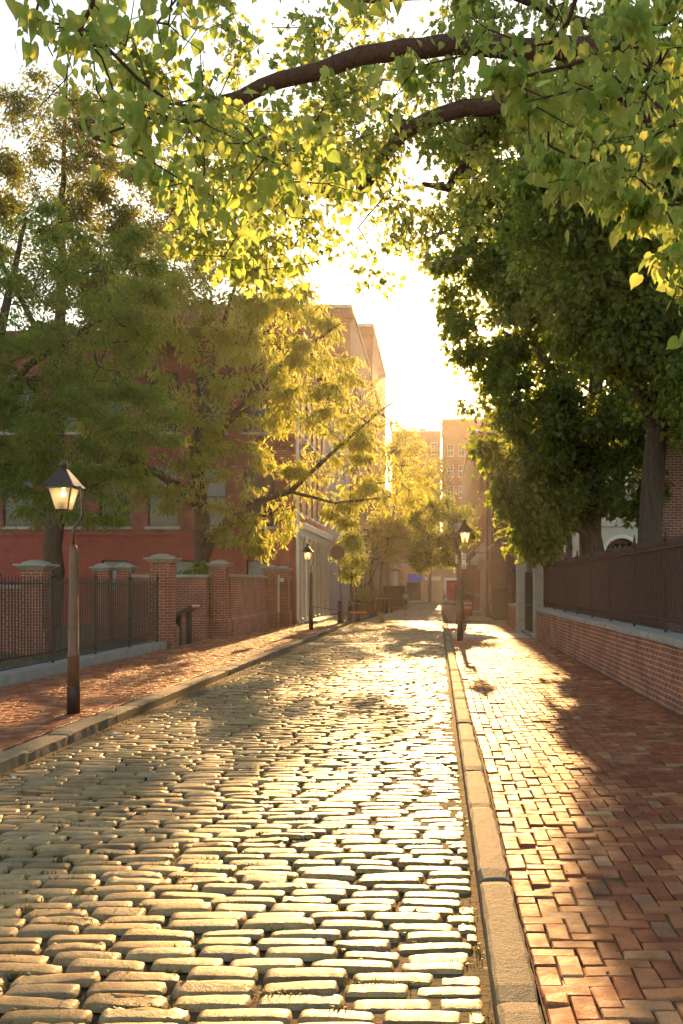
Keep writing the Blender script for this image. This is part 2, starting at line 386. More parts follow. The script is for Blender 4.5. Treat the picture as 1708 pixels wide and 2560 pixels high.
kerb('kerb_left', lambda y: -4.33 + 0.02*math.sin(y*0.3), (6.0, 47.0), 0.26, 0.125, 1)
kerb('kerb_far_left', lambda y: -4.33 + max(0, (y-48))*0.012, (47.0, 118), 0.26, 0.125, 1, -1.2)
kerb('kerb_far_right', lambda y: 0.50, (46.7, 118), 0.2, 0.125, -1, -1.2)
b = MB(); b.box(0.41, 2.9, 41.9, 42.1, -0.12, 0.122); struct(b.build('kerb_corner_near', M['kerb'], bevel=0.015))
b = MB(); b.box(0.70, 9.0, 46.5, 46.72, -0.12, 0.122); struct(b.build('kerb_corner_far', M['kerb'], bevel=0.015))

def herringbone(x0, x1, y0, y1, z, bw=0.104, seed=1, fine=True):
    g = np.random.default_rng(seed)
    ni, nj = int((x1-x0)/bw)+2, int((y1-y0)/bw)+2
    I, J = np.meshgrid(np.arange(-1, ni), np.arange(-1, nj)); I = I.ravel(); J = J.ravel(); k = (I-J) % 4
    hz = k == 0; vt = k == 3
    cx = np.concatenate([x0+(I[hz]+1)*bw, x0+(I[vt]+.5)*bw]); cy = np.concatenate([y0+(J[hz]+.5)*bw, y0+(J[vt]+1)*bw])
    hx = np.concatenate([np.full(hz.sum(), bw), np.full(vt.sum(), bw/2)]); hy = np.concatenate([np.full(hz.sum(), bw/2), np.full(vt.sum(), bw)])
    ax, bx = np.maximum(cx-hx, x0), np.minimum(cx+hx, x1); ay, by = np.maximum(cy-hy, y0), np.minimum(cy+hy, y1)
    ok = (bx-ax > 0.035) & (by-ay > 0.035); ax, bx, ay, by = ax[ok], bx[ok], ay[ok], by[ok]
    cx, cy, hx, hy = (ax+bx)/2, (ay+by)/2, (bx-ax)/2, (by-ay)/2; n = len(cx)
    wx = 0.02*np.sin(cy*0.8+cx) ; cx = cx+wx*0.5; cy = cy + 0.03*np.sin(cx*1.6+cy*0.35)
    gap = g.uniform(0.002, 0.0065, n); hx = hx-gap; hy = hy-gap
    h = z + g.normal(0, 0.0042, n) - (g.random(n) < 0.03)*0.008 + 0.012*np.sin(cx*2.1+cy*0.6)*np.sin(cy*0.55-cx)
    tx, ty, yaw = g.normal(0, 0.018, n), g.normal(0, 0.018, n), g.normal(0, 0.012, n)
    c = 0.006
    P = []
    for inset, dz in ((0, -0.05), (0, -0.006), (c, 0.0)):
        for sx, sy in ((-1,-1), (1,-1), (1,1), (-1,1)):
            X = sx*(hx-inset) + g.normal(0, 0.0016, n); Y = sy*(hy-inset) + g.normal(0, 0.0016, n)
            P.append(np.stack([cx+X*np.cos(yaw)-Y*np.sin(yaw), cy+X*np.sin(yaw)+Y*np.cos(yaw), h+dz+tx*X+ty*Y + g.normal(0, 0.0007, n)], 1))
    P = np.stack(P, 1).reshape(-1, 3)
    q = []
    for r in (0, 4):
        for i in range(4): q.append([r+i, r+(i+1) % 4, r+4+(i+1) % 4, r+4+i])
    q.append([8, 9, 10, 11])
    q = np.array(q)[None] + (np.arange(n)*12)[:, None, None]
    return P, q.reshape(-1, 4)
b = MB(); b.box(0.41, 3.6, 0.5, 41.9, -0.14, 0.098); struct(b.build('pavement_bed', M['joint']))
b = MB(); b.box(-7.6, -4.08, 4.0, 47, -0.14, 0.098); struct(b.build('pavement_bed', M['joint']))
p1 = herringbone(0.418, 3.02, 1.8, 30.6, 0.122, seed=3); p2 = herringbone(0.418, 2.9, 34.1, 41.88, 0.122, seed=4)
V, Fq = merge([p1, p2]); struct(quads('pavement_right', V, Fq, M['paver']))
slab_row('pavement_slab', [0.43, 1.25, 2.05, 2.95], 30.66, 34.02, 0.02, 0.124, M['slab'], 0.0)
p3 = herringbone(-7.02, -4.34, 6.5, 47.0, 0.122, seed=5); struct(quads('pavement_left', *p3, M['paver']))
for nm, xa, xb, ya in (('pavement_far_right', 0.70, 2.72, 46.74), ('pavement_far_left', -6.4, -4.34, 47.02)):
    ys = [ya, 60, 80, 101.5, 118]
    b = MB()
    for a, c in zip(ys[:-1], ys[1:]): b.quad((xa, a, gz(a)+.12), (xb, a, gz(a)+.12), (xb, c, gz(c)+.12), (xa, c, gz(c)+.12))
    struct(b.build(nm, M['paver']))
# plain ground of the yards behind the walls
b = MB(); b.box(-60, -7.62, 3, 58, -0.14, 0.10); struct(b.build('yard_ground', M['soil']))
b = MB(); b.box(3.62, 60, -3, 41.9, -0.14, 0.10); struct(b.build('yard_ground', M['soil']))
b = MB(); b.box(-60, -6.45, 58.02, 69, -0.9, 0.05); struct(b.build('forecourt', M['slab']))

# gutter dust, dead leaves, grass in the joints
b = MB(); b.quad((-4.1, 5, -0.030), (-3.72, 5, -0.036), (-3.72, 29, -0.036), (-4.1, 29, -0.030)); struct(b.build('gutter', M['dust']))
def scatter_quads(name, pos, size, mat, flatness, label, cat):
    n = len(pos); d = rng.normal(0, 1, (n, 3)); d[:, 2] *= flatness; d /= np.linalg.norm(d, axis=1)[:, None]
    u = rng.normal(0, 1, (n, 3)); u[:, 2] *= flatness; u -= d*(u*d).sum(1)[:, None]; u /= np.linalg.norm(u, axis=1)[:, None]
    s = size*rng.uniform(0.5, 1.4, n)[:, None]
    V = np.stack([pos-d*s, pos+u*s*0.45, pos+d*s, pos-u*s*0.45], 1).reshape(-1, 3)
    return tag(quads(name, V, np.arange(4*n).reshape(-1, 4), mat), label, cat, kind='stuff')
n = 5200; yy = 6 + 30*rng.random(n)**1.6; xx = -4.06 + np.abs(rng.normal(0, 0.14, n)) + 0.02
pos = np.stack([xx, yy, -0.028 + 0.03*rng.random(n)], 1)
n2 = 220; pos2 = np.stack([rng.uniform(0.16, 0.23, n2), 1.8+28*rng.random(n2)**1.5, rng.uniform(-0.035, -0.012, n2)], 1)
n3 = 500; pos3 = np.stack([rng.uniform(-7.05, -6.7, n3), rng.uniform(8, 26, n3), rng.uniform(0.125, 0.135, n3)], 1)
n4 = 420; pos4 = np.concatenate([np.stack([rng.uniform(-3.7, 0.1, 260), rng.uniform(2.5, 26, 260), np.full(260, 0.03)], 1), np.stack([rng.uniform(0.5, 3.0, 160), rng.uniform(2.5, 26, 160), np.full(160, 0.131)], 1)])
scatter_quads('dead_leaves', np.concatenate([pos, pos2, pos3, pos4]), 0.018, M['litter'], 0.35, 'reddish dead leaf litter lying in the gutter along the kerb', 'leaf litter')
def blades(pos, hmin, hmax):
    n = len(pos); a = rng.uniform(0, 2*math.pi, n); h = rng.uniform(hmin, hmax, n); w = rng.uniform(0.0015, 0.004, n)
    d = np.stack([np.cos(a), np.sin(a), np.zeros(n)], 1); s = np.stack([-np.sin(a), np.cos(a), np.zeros(n)], 1)
    lean = rng.uniform(0.2, 1.0, n)[:, None]; up = np.array([0, 0, 1.0])
    m = pos + d*lean*h[:, None]*0.35 + up*h[:, None]*0.6; t = pos + d*lean*h[:, None]*0.95 + up*h[:, None]*(1-0.35*lean)
    V = np.stack([pos-s*w[:, None], pos+s*w[:, None], m+s*w[:, None]*.8, m-s*w[:, None]*.8, t], 1).reshape(-1, 3)
    return V, n
nc = 900; cyy = 2.0 + 18*rng.random(nc)**1.7; cxx = rng.uniform(-3.9, 0.15, nc)
cyy = np.round((cyy-1.9)/STEP - 0.5)*STEP + 1.9 + STEP/2; cyy = cyy + 0.035*np.sin(cxx*1.1+cyy*.23) + 0.02*np.sin(cxx*2.7+cyy*.9)
k = rng.integers(6, 34, nc); idx = np.repeat(np.arange(nc), k)
pos = np.stack([cxx[idx]+rng.normal(0, 0.035, len(idx)), cyy[idx]+rng.normal(0, 0.009, len(idx)), np.full(len(idx), -0.02)+0.03*(1-((cxx[idx]+1.95)/2.1)**2)], 1)
kk = 260; pe = np.stack([rng.normal(0.195, 0.012, kk), rng.choice([3.9, 4.7, 5.1, 6.0, 7.3, 9.0], kk)+rng.normal(0, 0.1, kk), np.full(kk, -0.02)], 1)
V, n = blades(np.concatenate([pos, pe]), 0.018, 0.05)
o = np.arange(n)[:, None]*5
q = np.concatenate([o+np.array([[0, 1, 2, 3]]), o+np.array([[3, 2, 4, 4]])])
ff = np.concatenate([(o+np.array([[0, 1, 2, 3]])).ravel(), (o+np.array([[3, 2, 4]])).ravel()])
tag(set_mesh('grass', V, ff, np.concatenate([np.full(n, 4), np.full(n, 3)]), M['grass'], uv=False), 'short green grass tufts growing in the joints between cobblestones', 'grass', kind='stuff')

# ------------------------------------------------------------------ walls, pillars, fences
def coping_row(name, b0, x0, x1, y0, y1, z0, z1, parent, along='y', L=1.3):
    b = MB(); t, e = (y0, y1) if along == 'y' else (x0, x1)
    while t < e - 0.05:
        n = min(e, t + random.uniform(L*0.8, L*1.2)); j = random.uniform(-0.008, 0.008); dz = random.uniform(-0.006, 0.006)
        if along == 'y': b.box(x0+j, x1+j, t+0.003, n-0.003, z0+dz, z1+dz)
        else: b.box(t+0.003, n-0.003, y0+j, y1+j, z0+dz, z1+dz)
        t = n
    return b.build(name, M['bluestone'], parent, bevel=0.012)
w = thing('brick_wall', 'long low red brick wall with grey stone coping under the iron fence', 'brick wall', (3.08, 17, 0))
b = MB(); b.box(0, 0.42, -16, 13.7, 0.0, 0.97); b.build('brickwork', M['brick_r'], w)
coping_row('coping', 0, -0.045, 0.47, -16, 13.75, 0.97, 1.075, w)
w = thing('brick_wall', 'short brick wall with stone coping beyond the gate piers', 'brick wall', (2.86, 37, 0))
b = MB(); b.box(0, 0.4, -1.6, 2.6, 0.0, 0.97); b.build('brickwork', M['brick_r'], w)
coping_row('coping', 0, -0.045, 0.45, -1.65, 2.65, 0.97, 1.07, w)

def scrolls(b, along0, along1, x, z0, z1, step, r=0.006, axis='y'):
    """small cast scrollwork: pairs of loops between the two lower rails"""
    t = along0; k = 0
    while t < along1:
        pts = []
        for i in range(7):
            a = math.pi*2*i/6 * 0.85; s = 1 if k % 2 else -1
            pts.append((x, t + math.sin(a)*step*0.42*s, (z0+z1)/2 - math.cos(a)*(z1-z0)*0.46))
        b.tube(pts, r, 4, False); t += step; k += 1
def iron_fence(label, x, y0, y1, zb, zr1, zr2, zt, post_dy, pick, mat, group, seg=4):
    f = thing('iron_fence', label, 'iron fence', (x, y0, 0), group)
    ys = np.arange(0, y1-y0+0.01, post_dy)
    for a, c in zip(ys, list(ys[1:]) + [y1-y0]):
        if c - a < 0.3: continue
        b = MB(); t = a + pick
        while t < c - 0.3*pick:
            b.cbox(0, t, zr1-0.02, zt-0.09, 0.020); b.frustum(0, t, zt-0.09, zt, 0.022, 0.003); t += pick
        b.build('picket_panel', mat, f)
        b = MB(); b.box(-0.022, 0.022, a, c, zr2-0.016, zr2+0.016); b.build('top_rail', mat, f, bevel=0.004)
        b = MB(); b.box(-0.02, 0.02, a, c, zr1-0.014, zr1+0.014); b.box(-0.016, 0.016, a, c, zb+0.035, zb+0.055); b.build('bottom_rail', mat, f)
        b = MB(); scrolls(b, a+0.07, c-0.03, 0, zb+0.05, zr1-0.01, 0.115); b.build('scrollwork', mat, f, True)
    for t in ys:
        b = MB(); b.cbox(0, t, zb, zr2+0.10, 0.042); p = b.build('fence_post', mat, f, bevel=0.004)
        b = MB(); z = zr2+0.10; b.lathe([(0.03, z), (0.045, z+0.02), (0.05, z+0.045), (0.03, z+0.075), (0.02, z+0.085), (0.027, z+0.10), (0.016, z+0.16), (0.004, z+0.21)], 0, t, 8)
        b.build('finial', mat, p, True)
    return f
iron_fence('dark brown iron fence of close spiked pickets on the low wall right of the street', 3.30, 5.2, 30.6, 1.075, 1.27, 2.30, 2.46, 2.25, 0.085, M['iron_brown'], None)
iron_fence('short iron fence stretch on the brick wall beyond the stone gate piers', 3.06, 35.6, 39.4, 1.07, 1.25, 2.25, 2.40, 1.9, 0.09, M['iron_brown'], None)
for (x, y, z1, lab) in ((3.20, 31.0, 2.92, 'tall pale stone gate pier where the long fence ends'), (2.98, 34.9, 2.92, 'pale stone gate pier beside the short wall beyond the gateway')):
    g = thing('gate_pier', lab, 'gate pier', (x, y, 0.1), 'stone piers of the gateway')
    b = MB(); b.cbox(0, 0, 0.16, z1-0.3, 0.36, 0.40); b.build('shaft', M['stone'], g, bevel=0.012)
    b = MB(); b.cbox(0, 0, -0.05, 0.16, 0.44, 0.5); b.build('base', M['stone'], g, bevel=0.015)
    b = MB(); b.cbox(0, 0, z1-0.30, z1-0.2, 0.46, 0.5); b.frustum(0, 0, z1-0.2, z1-0.1, 0.40, 0.2); b.build('cap', M['stone'], g, bevel=0.01)
g = thing('iron_gate', 'dark iron gate standing between the two stone piers', 'gate', (3.1, 32.95, 0.1))
b = MB()
for i in range(17): b.cbox(0, -1.5+i*0.185, 0.06, 2.1, 0.022)
for z in (0.12, 1.0, 2.0): b.box(-0.02, 0.02, -1.62, 1.62, z, z+0.04)
b.build('bars', M['iron'], g)
for s in (-1, 1): b = MB(); b.cbox(0, s*1.64, 0.04, 2.15, 0.05); b.build('gate_stile', M['iron'], g)
b = MB(); b.box(2.95, 3.4, 31.25, 34.65, 0.0, 0.22); struct(b.build('gate_step', M['slab'], bevel=0.02))

def pillar(x, y, top, wd, label, z0=0.1, group='brick gate pillars with stone caps'):
    p = thing('brick_pillar', label, 'brick pillar', (x, y, z0), group)
    h = top - z0; k = wd/0.55
    b = MB(); b.cbox(0, 0, 0.62, h-0.24, wd); b.build('shaft', M['brick_l'], p, bevel=0.006)
    b = MB(); b.cbox(0, 0, -0.05, 0.56, wd*1.22); b.frustum(0, 0, 0.56, 0.62, wd*1.22, wd*1.04); b.build('base', M['brick_l'], p, bevel=0.006)
    b = MB(); b.frustum(0, 0, h-0.24, h-0.15, wd*1.05, wd*1.38); b.cbox(0, 0, h-0.15, h-0.10, wd*1.48); b.cbox(0, 0, h-0.10, h-0.06, wd*0.95); b.frustum(0, 0, h-0.06, h, wd*0.93, wd*0.35)
    b.build('cap', M['bluestone'], p, bevel=0.008)
    return p
pillar(-7.30, 26.0, 2.60, 0.55, 'tall red brick pillar with stone cap at the end of the black fence')
pillar(-9.75, 23.8, 2.38, 0.55, 'brick pillar with pale cap standing behind the black fence and lamp')
pillar(-10.35, 30.3, 2.45, 0.45, 'brick pillar behind the fence, left of a twin pair in the yard')
pillar(-9.75, 30.6, 2.47, 0.45, 'brick pillar behind the fence, right of a twin pair in the yard')
pillar(-6.92, 31.1, 2.58, 0.50, 'brick pillar at the corner where two garden walls meet')
pillar(-6.52, 38.2, 2.58, 0.50, 'brick pillar beside the doorway opening before the white shopfront')
pillar(-6.42, 40.6, 2.58, 0.50, 'brick pillar with a round plaque next to the white drainpipe')
b = MB(); b.lathe([(0.09, 0), (0.09, 0.015), (0.05, 0.02)], 0, 0, 16); o = tag(b.build('round_plaque', M['white']), 'small pale round plaque fixed to a brick pillar', 'plaque'); o.rotation_euler = (R(90), 0, 0); o.location = (-6.42, 40.345, 2.0)
def garden_wall(label, x0, x1, y0, y1, top, along):
    w = thing('garden_wall', label, 'brick wall', ((x0+x1)/2, (y0+y1)/2, 0.1), 'brick garden walls')
    a, c, d, e = x0-(x0+x1)/2, x1-(x0+x1)/2, y0-(y0+y1)/2, y1-(y0+y1)/2
    b = MB(); b.box(a, c, d, e, -0.1, top-0.1-0.09); b.build('brickwork', M['brick_l'], w)
    b = MB()
    if along == 'y': b.prism([(c+0.07, -0.05), (c+0.07, 0.55), (c, 0.66), (c, -0.05)], 'y', d, e)
    else: b.prism([(d-0.002, -0.05), (d-0.07, -0.05), (d-0.07, 0.55), (d-0.002, 0.66)], 'x', a, c)
    b.build('plinth', M['brick_l'], w)
    coping_row('coping', 0, a-0.05, c+0.05, d-0.05, e+0.05, top-0.19, top-0.1, w, along, 1.6)
    return w
garden_wall('red brick garden wall facing the street behind the slanted sign', -9.5, -7.2, 30.45, 30.8, 2.10, 'x')
garden_wall('red brick garden wall running along the pavement toward the shopfront', -6.98, -6.63, 31.4, 37.95, 2.14, 'y')
garden_wall('short piece of brick wall between last pillar and drainpipe', -6.62, -6.3, 40.9, 41.7, 2.14, 'y')
garden_wall('red brick wall seen through the pickets of the black fence', -15.5, -10.05, 24.2, 24.5, 1.78, 'x')
d = thing('plank_gate', 'narrow white edged garden gate between two brick pillars', 'gate', (-6.62, 39.4, 0.1))
b = MB(); b.box(-0.04, 0.04, -0.9, 0.9, 0.02, 2.0); b.build('leaf_panel', M['iron_brown'], d)
for y in (-0.94, 0.94): b = MB(); b.box(-0.02, 0.10, y-0.04, y+0.04, 0.0, 2.1); b.build('door_jamb', M['white'], d, bevel=0.01)
# granite plinth and black fence on the left
s = thing('stone_plinth', 'low grey granite base carrying the black iron fence', 'stone base', (-7.25, 16, 0.1))
coping_row('granite_blocks', 0, -0.20, 0.17, -11, 9.6, -0.05, 0.20, s, 'y', 2.6)
iron_fence('black spiked iron fence on granite base left of the street', -7.27, 7.0, 25.6, 0.30, 0.52, 1.80, 1.95, 2.3, 0.13, M['iron'], None)

# ------------------------------------------------------------------ buildings
def wall_face(b, o, u, n, Wd, H, ops, depth=0.16):
    """a wall sheet with real openings and reveals. o origin, u along, n outward; ops (u0, u1, z0, z1)"""
    o, u, n = Vector(o), Vector(u), Vector(n)
    us = sorted({0, Wd, *[x for p in ops for x in p[:2]]}); zs = sorted({0, H, *[x for p in ops for x in p[2:4]]})
    P = lambda a, z, dp=0: o + u*a + Vector((0, 0, z)) - n*dp
    flip = u.cross(Vector((0, 0, 1))).dot(n) < 0
    def q(*p): b.quad(*(p[::-1] if flip else p))
    for a, c in zip(us[:-1], us[1:]):
        for d, e in zip(zs[:-1], zs[1:]):
            m = ((a+c)/2, (d+e)/2)
            if any(p[0] < m[0] < p[1] and p[2] < m[1] < p[3] for p in ops): continue
            q(P(a, d), P(c, d), P(c, e), P(a, e))
    for p in ops:
        a, c, d, e = p[:4]
        q(P(a, d), P(a, d, depth), P(a, e, depth), P(a, e)); q(P(c, d, depth), P(c, d), P(c, e), P(c, e, depth))
        q(P(a, d), P(c, d), P(c, d, depth), P(a, d, depth)); q(P(a, e, depth), P(c, e, depth), P(c, e), P(a, e))
def window(parent, o, u, n, op, frame, pane, sill=None, depth=0.14, bars=(1, 1)):
    o, u, n = Vector(o), Vector(u), Vector(n); a, c, d, e = op
    up = Vector((0, 0, 1))
    def slab(b, a, c, d, e, d0, d1):
        v = [o+u*x+up*z-n*dp for dp in (d0, d1) for x, z in ((a, d), (c, d), (c, e), (a, e))]
        b.add(v, [[0, 1, 2, 3], [7, 6, 5, 4], [0, 4, 5, 1], [1, 5, 6, 2], [2, 6, 7, 3], [3, 7, 4, 0]])
    b = MB(); t = 0.055
    slab(b, a, a+t, d, e, depth-0.05, depth); slab(b, c-t, c, d, e, depth-0.05, depth); slab(b, a+t, c-t, d, d+t, depth-0.05, depth); slab(b, a+t, c-t, e-t, e, depth-0.05, depth)
    for i in range(1, bars[1]+1): z = d+(e-d)*i/(bars[1]+1); slab(b, a+t, c-t, z-0.025, z+0.025, depth-0.046, depth)
    for i in range(1, bars[0]+1): x = a+(c-a)*i/(bars[0]+1); slab(b, x-0.015, x+0.015, d+t, e-t, depth-0.042, depth)
    f = b.build('window', frame, parent)
    b = MB(); slab(b, a+0.01, c-0.01, d+0.01, e-0.01, depth-0.015, depth-0.005); b.build('pane', pane, f)
    if sill: b = MB(); slab(b, a-0.1, c+0.1, d-0.12, d, -0.07, depth-0.06); b.build('sill', sill, f)
    return f
def box_back(b, x0, x1, y0, y1, z0, z1, skip):
    """the other faces of a building's box; skip lists the sides given as wall_face"""
    fs = dict(bottom=None, top=[(x0,y0,z1),(x1,y0,z1),(x1,y1,z1),(x0,y1,z1)], S=[(x0,y0,z0),(x1,y0,z0),(x1,y0,z1),(x0,y0,z1)], N=[(x1,y1,z0),(x0,y1,z0),(x0,y1,z1),(x1,y1,z1)],
              E=[(x1,y0,z0),(x1,y1,z0),(x1,y1,z1),(x1,y0,z1)], W=[(x0,y1,z0),(x0,y0,z0),(x0,y0,z1),(x0,y1,z1)])
    for k, f in fs.items():
        if f and k not in skip: b.quad(*f)

# red brick house behind the garden
H = 12.6
ho = thing('brick_house', 'large red brick house with white shopfront side behind the garden wall', 'building', (-6.1, 42.0, 0.0))
south = [(x, x+1.3, z, z+2.55) for z in (4.30, 8.35) for x in np.arange(0.9, 24, 2.07)]
base_ops = [(x, x+1.1, 1.5, 2.85) for x in np.arange(1.0, 24, 3.1)]
b = MB(); wall_face(b, (0, 0, 3.95), (-1, 0, 0), (0, -1, 0), 26, H-3.95, [(a, c, d-3.95, e-3.95) for a, c, d, e in south])
east = [(y, y+0.95, z, z+2.3) for z in (5.0, 8.5) for y in (0.9, 2.9, 4.9, 6.9, 8.9)]
wall_face(b, (0, 0, 4.45), (0, 1, 0), (1, 0, 0), 11, H-4.45, [(a, c, d-4.45, e-4.45) for a, c, d, e in east])
box_back(b, -26, 0, 0, 11, 0, H-0.3, ('S', 'E'))
b.build('wall', M['brick_b'], ho)
b = MB(); wall_face(b, (0, -0.03, 0), (-1, 0, 0), (0, -1, 0), 26, 3.9, base_ops); b.build('stucco_base', M['stucco_red'], ho)
b = MB(); b.box(-26, 0.02, -0.09, -0.002, 3.9, 4.03); b.build('string_course', M['stucco_red'], ho, bevel=0.01)
b = MB(); b.box(-26.2, 0.28, -0.28, -0.002, H-0.55, H-0.25); b.box(-26.3, 0.4, -0.4, 11.2, H-0.25, H); b.build('cornice', M['brick_b'], ho, bevel=0.02)
for p in south: window(ho, (0, 0, 0), (-1, 0, 0), (0, -1, 0), p, M['iron_brown'], M['blind'] if random.random() < 0.15 else M['glass'], M['stone'], bars=(0, 1))
for p in base_ops: window(ho, (0, -0.03, 0), (-1, 0, 0), (0, -1, 0), p, M['iron_brown'], M['blind'], None, bars=(0, 0))
for p in east: window(ho, (0, 0, 0), (0, 1, 0), (1, 0, 0), p, M['white'], M['glass'], M['white'], bars=(1, 1))
for x, hh, ww in ((-0.9, 1.9, 0.9), (-2.6, 1.6, 0.7)):
    b = MB(); b.cbox(x, 1.6, H, H+hh, ww, 0.8); b.cbox(x, 1.6, H+hh, H+hh+0.14, ww+0.16, 0.96); b.build('chimney', M['brick_b'], ho)
sh = MB(); sh.box(-0.2, 0.06, 0.0, 11, 0.0, 3.88); sh.build('shopfront_wall', M['stucco_tan'], ho)
sh = MB(); sh.box(-0.1, 0.30, -0.05, 11.1, 3.88, 4.18); sh.box(-0.1, 0.42, -0.1, 11.15, 4.18, 4.46); sh.build('entablature', M['white'], ho, bevel=0.02)
for y in (0.25, 1.6, 3.1, 4.6, 6.2, 7.8, 9.3, 10.7):
    sh = MB(); sh.box(0.062, 0.26, y-0.17, y+0.17, 0.36, 3.70); sh.box(0.062, 0.30, y-0.21, y+0.21, 0.1, 0.36); sh.box(0.062, 0.30, y-0.21, y+0.21, 3.70, 3.878); sh.build('pilaster', M['cream'], ho, bevel=0.012)
for y0, y1 in ((1.85, 2.85), (3.35, 4.35), (6.45, 7.55), (8.05, 9.05)):
    sh = MB(); sh.box(0.063, 0.09, y0, y1, 0.9, 3.3); sh.build('shop_window', M['glass'], ho)
sh = MB(); sh.box(0.28, 0.9, 0.4, 8.2, 0.0, 0.24); sh.build('step', M['stone'], ho, bevel=0.02)
for x, y in ((0.10, -0.10), (0.36, 0.62)):
    pts = [(x, y, 11.8 if y < 0 else 3.9), (x, y, 0.55), (x+0.02, y-0.05, 0.35), (x+0.12, y-0.2, 0.2)]
    sh = MB(); sh.tube(pts, 0.055, 8); sh.build('drainpipe', M['white'], ho, True)

# party-wall block and the taller block behind it
def block(name, label, x0, x1, y0, y1, H, mat, wins_e, wins_s, wins_w=(), pane='glass', frame='white', z0=-1.0):
    t = thing(name, label, 'building', (x1 if wins_e or not wins_w else x0, y0, 0))
    ox = t.location.x; a0, a1, d = x0-ox, x1-ox, y1-y0
    b = MB(); skip = []
    wall_face(b, (a0, 0, z0), (1, 0, 0), (0, -1, 0), a1-a0, H-z0, [(p[0], p[1], p[2]-z0, p[3]-z0) for p in wins_s]); skip.append('S')
    if wins_e: wall_face(b, (a1, 0, z0), (0, 1, 0), (1, 0, 0), d, H-z0, [(p[0], p[1], p[2]-z0, p[3]-z0) for p in wins_e]); skip.append('E')
    if wins_w: wall_face(b, (a0, 0, z0), (0, 1, 0), (-1, 0, 0), d, H-z0, [(p[0], p[1], p[2]-z0, p[3]-z0) for p in wins_w]); skip.append('W')
    box_back(b, a0, a1, 0, d, z0, H, skip + ['top']); b.build('wall', mat, t)
    b = MB(); b.box(a0+0.2, a1-0.2, 0.2, d-0.2, H-0.5, H-0.35); b.build('roof', M['roof'], t)
    b = MB(); b.box(a0-0.12, a1+0.12, -0.12, d+0.12, H, H+0.25); b.build('parapet', M['stone'] if mat is not M['brick_b'] else M['brick_b'], t)
    b = MB(); b.box(a0-0.2, a1+0.2, -0.22, -0.002, H-0.75, H-0.45); b.box(a0-0.1, a1+0.1, -0.12, -0.002, H-1.0, H-0.75)
    b.build('cornice', mat, t)
    for fz in (3.55, 7.2, 10.9):
        if fz < H-2: b = MB(); b.box(a0, a1, -0.07, -0.002, fz, fz+0.16); b.build('string_course', mat, t)
    if H > 8:
        for f_ in (0.2, 0.62):
            x_ = a0+(a1-a0)*f_; b = MB(); b.cbox(x_, d*0.4, H-0.3, H+1.5, 0.9, 0.7); b.cbox(x_, d*0.4, H+1.5, H+1.64, 1.05, 0.85); b.build('chimney', mat, t)
    for p in wins_s: window(t, (a0, 0, 0), (1, 0, 0), (0, -1, 0), p, M[frame], M[pane], M['stone'])
    for p in wins_e: window(t, (a1, 0, 0), (0, 1, 0), (1, 0, 0), p, M[frame], M[pane], M['stone'])
    for p in wins_w: window(t, (a0, 0, 0), (0, 1, 0), (-1, 0, 0), p, M[frame], M[pane], M['stone'])
    return t
def grid(u0, u1, du, w, zs, h): return [(u, u+w, z, z+h) for z in zs for u in np.arange(u0, u1, du)]
pb = block('party_wall_building', 'tall brick building with grey painted blank end wall above the stop sign', -22, -6.25, 70, 89.8, 21.6, M['brick_f'], grid(1.2, 19, 2.4, 1.1, (4.6, 8.2, 11.8, 15.4), 2.0), [])
b = MB(); b.prism([(-3.6, -1.0), (-0.03, -1.0), (-0.03, 11.0), (-1.3, 14.6), (-3.6, 14.6)], 'y', -0.035, -0.003); b.build('painted_panel', M['stucco_grey'], pb)
b = MB(); b.tube([(-3.6, -0.07, 14.7), (-1.25, -0.07, 14.7), (0.0, -0.07, 11.1)], 0.06, 6); b.build('flashing', M['white'], pb)
b = MB(); b.box(-3.9, -3.45, -0.09, -0.04, -0.6, 14.5); b.build('downpipe', M['white'], pb)
b = MB(); b.lathe([(0.0, 0), (0.85, 0.0), (0.85, 0.04), (0.0, 0.05)], 0, 0, 28); o = b.build('round_wall_sign', M['stucco_tan'], pb); o.rotation_euler = (R(90), 0, 0); o.location = (-1.55, -0.04, 4.4)
for y in (1.0, 5.2, 9.4, 13.6):
    b = MB(); b.box(0.003, 0.16, y, y+3.6, -0.2, 3.4); b.build('shopfront', M['iron_brown'], pb)
    b = MB(); b.box(0.161, 0.18, y+0.3, y+2.4, 0.6, 2.9); b.build('shop_window', M['glass'], pb)
    b = MB(); b.box(0.161, 0.22, y-0.15, y+0.1, -0.3, 3.5); b.build('pilaster', M['cream'], pb)
# fire escape on its street front
fe = MB(); z = 4.1
fe.box(0.02, 1.35, 15.2, 19.6, z, z+0.05)
for k in range(13): fe.cbox(1.33, 15.2+k*0.366, z, z+1.1, 0.035)
for k in range(5): fe.cbox(0.1+k*0.3, 15.2, z, z+1.1, 0.035); fe.cbox(0.1+k*0.3, 19.6, z, z+1.1, 0.035)
for hh in (0.55, 1.1): fe.box(1.31, 1.35, 15.2, 19.6, z+hh-0.02, z+hh+0.02); fe.box(0.02, 1.35, 15.18, 15.22, z+hh-0.02, z+hh+0.02)
for k in range(10): fe.box(0.1+k*0.12, 0.26+k*0.12, 14.9, 15.15, 1.6+k*0.25, 1.64+k*0.25)
fe.tube([(0.05, 14.88, 1.55), (1.3, 14.88, 4.1)], 0.05, 6); fe.tube([(0.05, 15.14, 1.55), (1.3, 15.14, 4.1)], 0.05, 6)
fe.build('fire_escape', M['iron'], pb)
block('tall_brick_block', 'taller plain brick block rising behind the grey painted end wall', -20, -6.0, 90, 112, 25.6, M['brick_f'], grid(1, 21, 2.4, 1.1, (4.6, 8.2, 11.8, 15.4, 19.0), 2.0), [])
block('corner_house', 'lower pale house behind the scaffolding on the far left side', -16, -5.6, 112.3, 140, 12.5, M['stucco_tan'], grid(1, 26, 2.4, 1.1, (3.8, 7.2), 1.9), [])
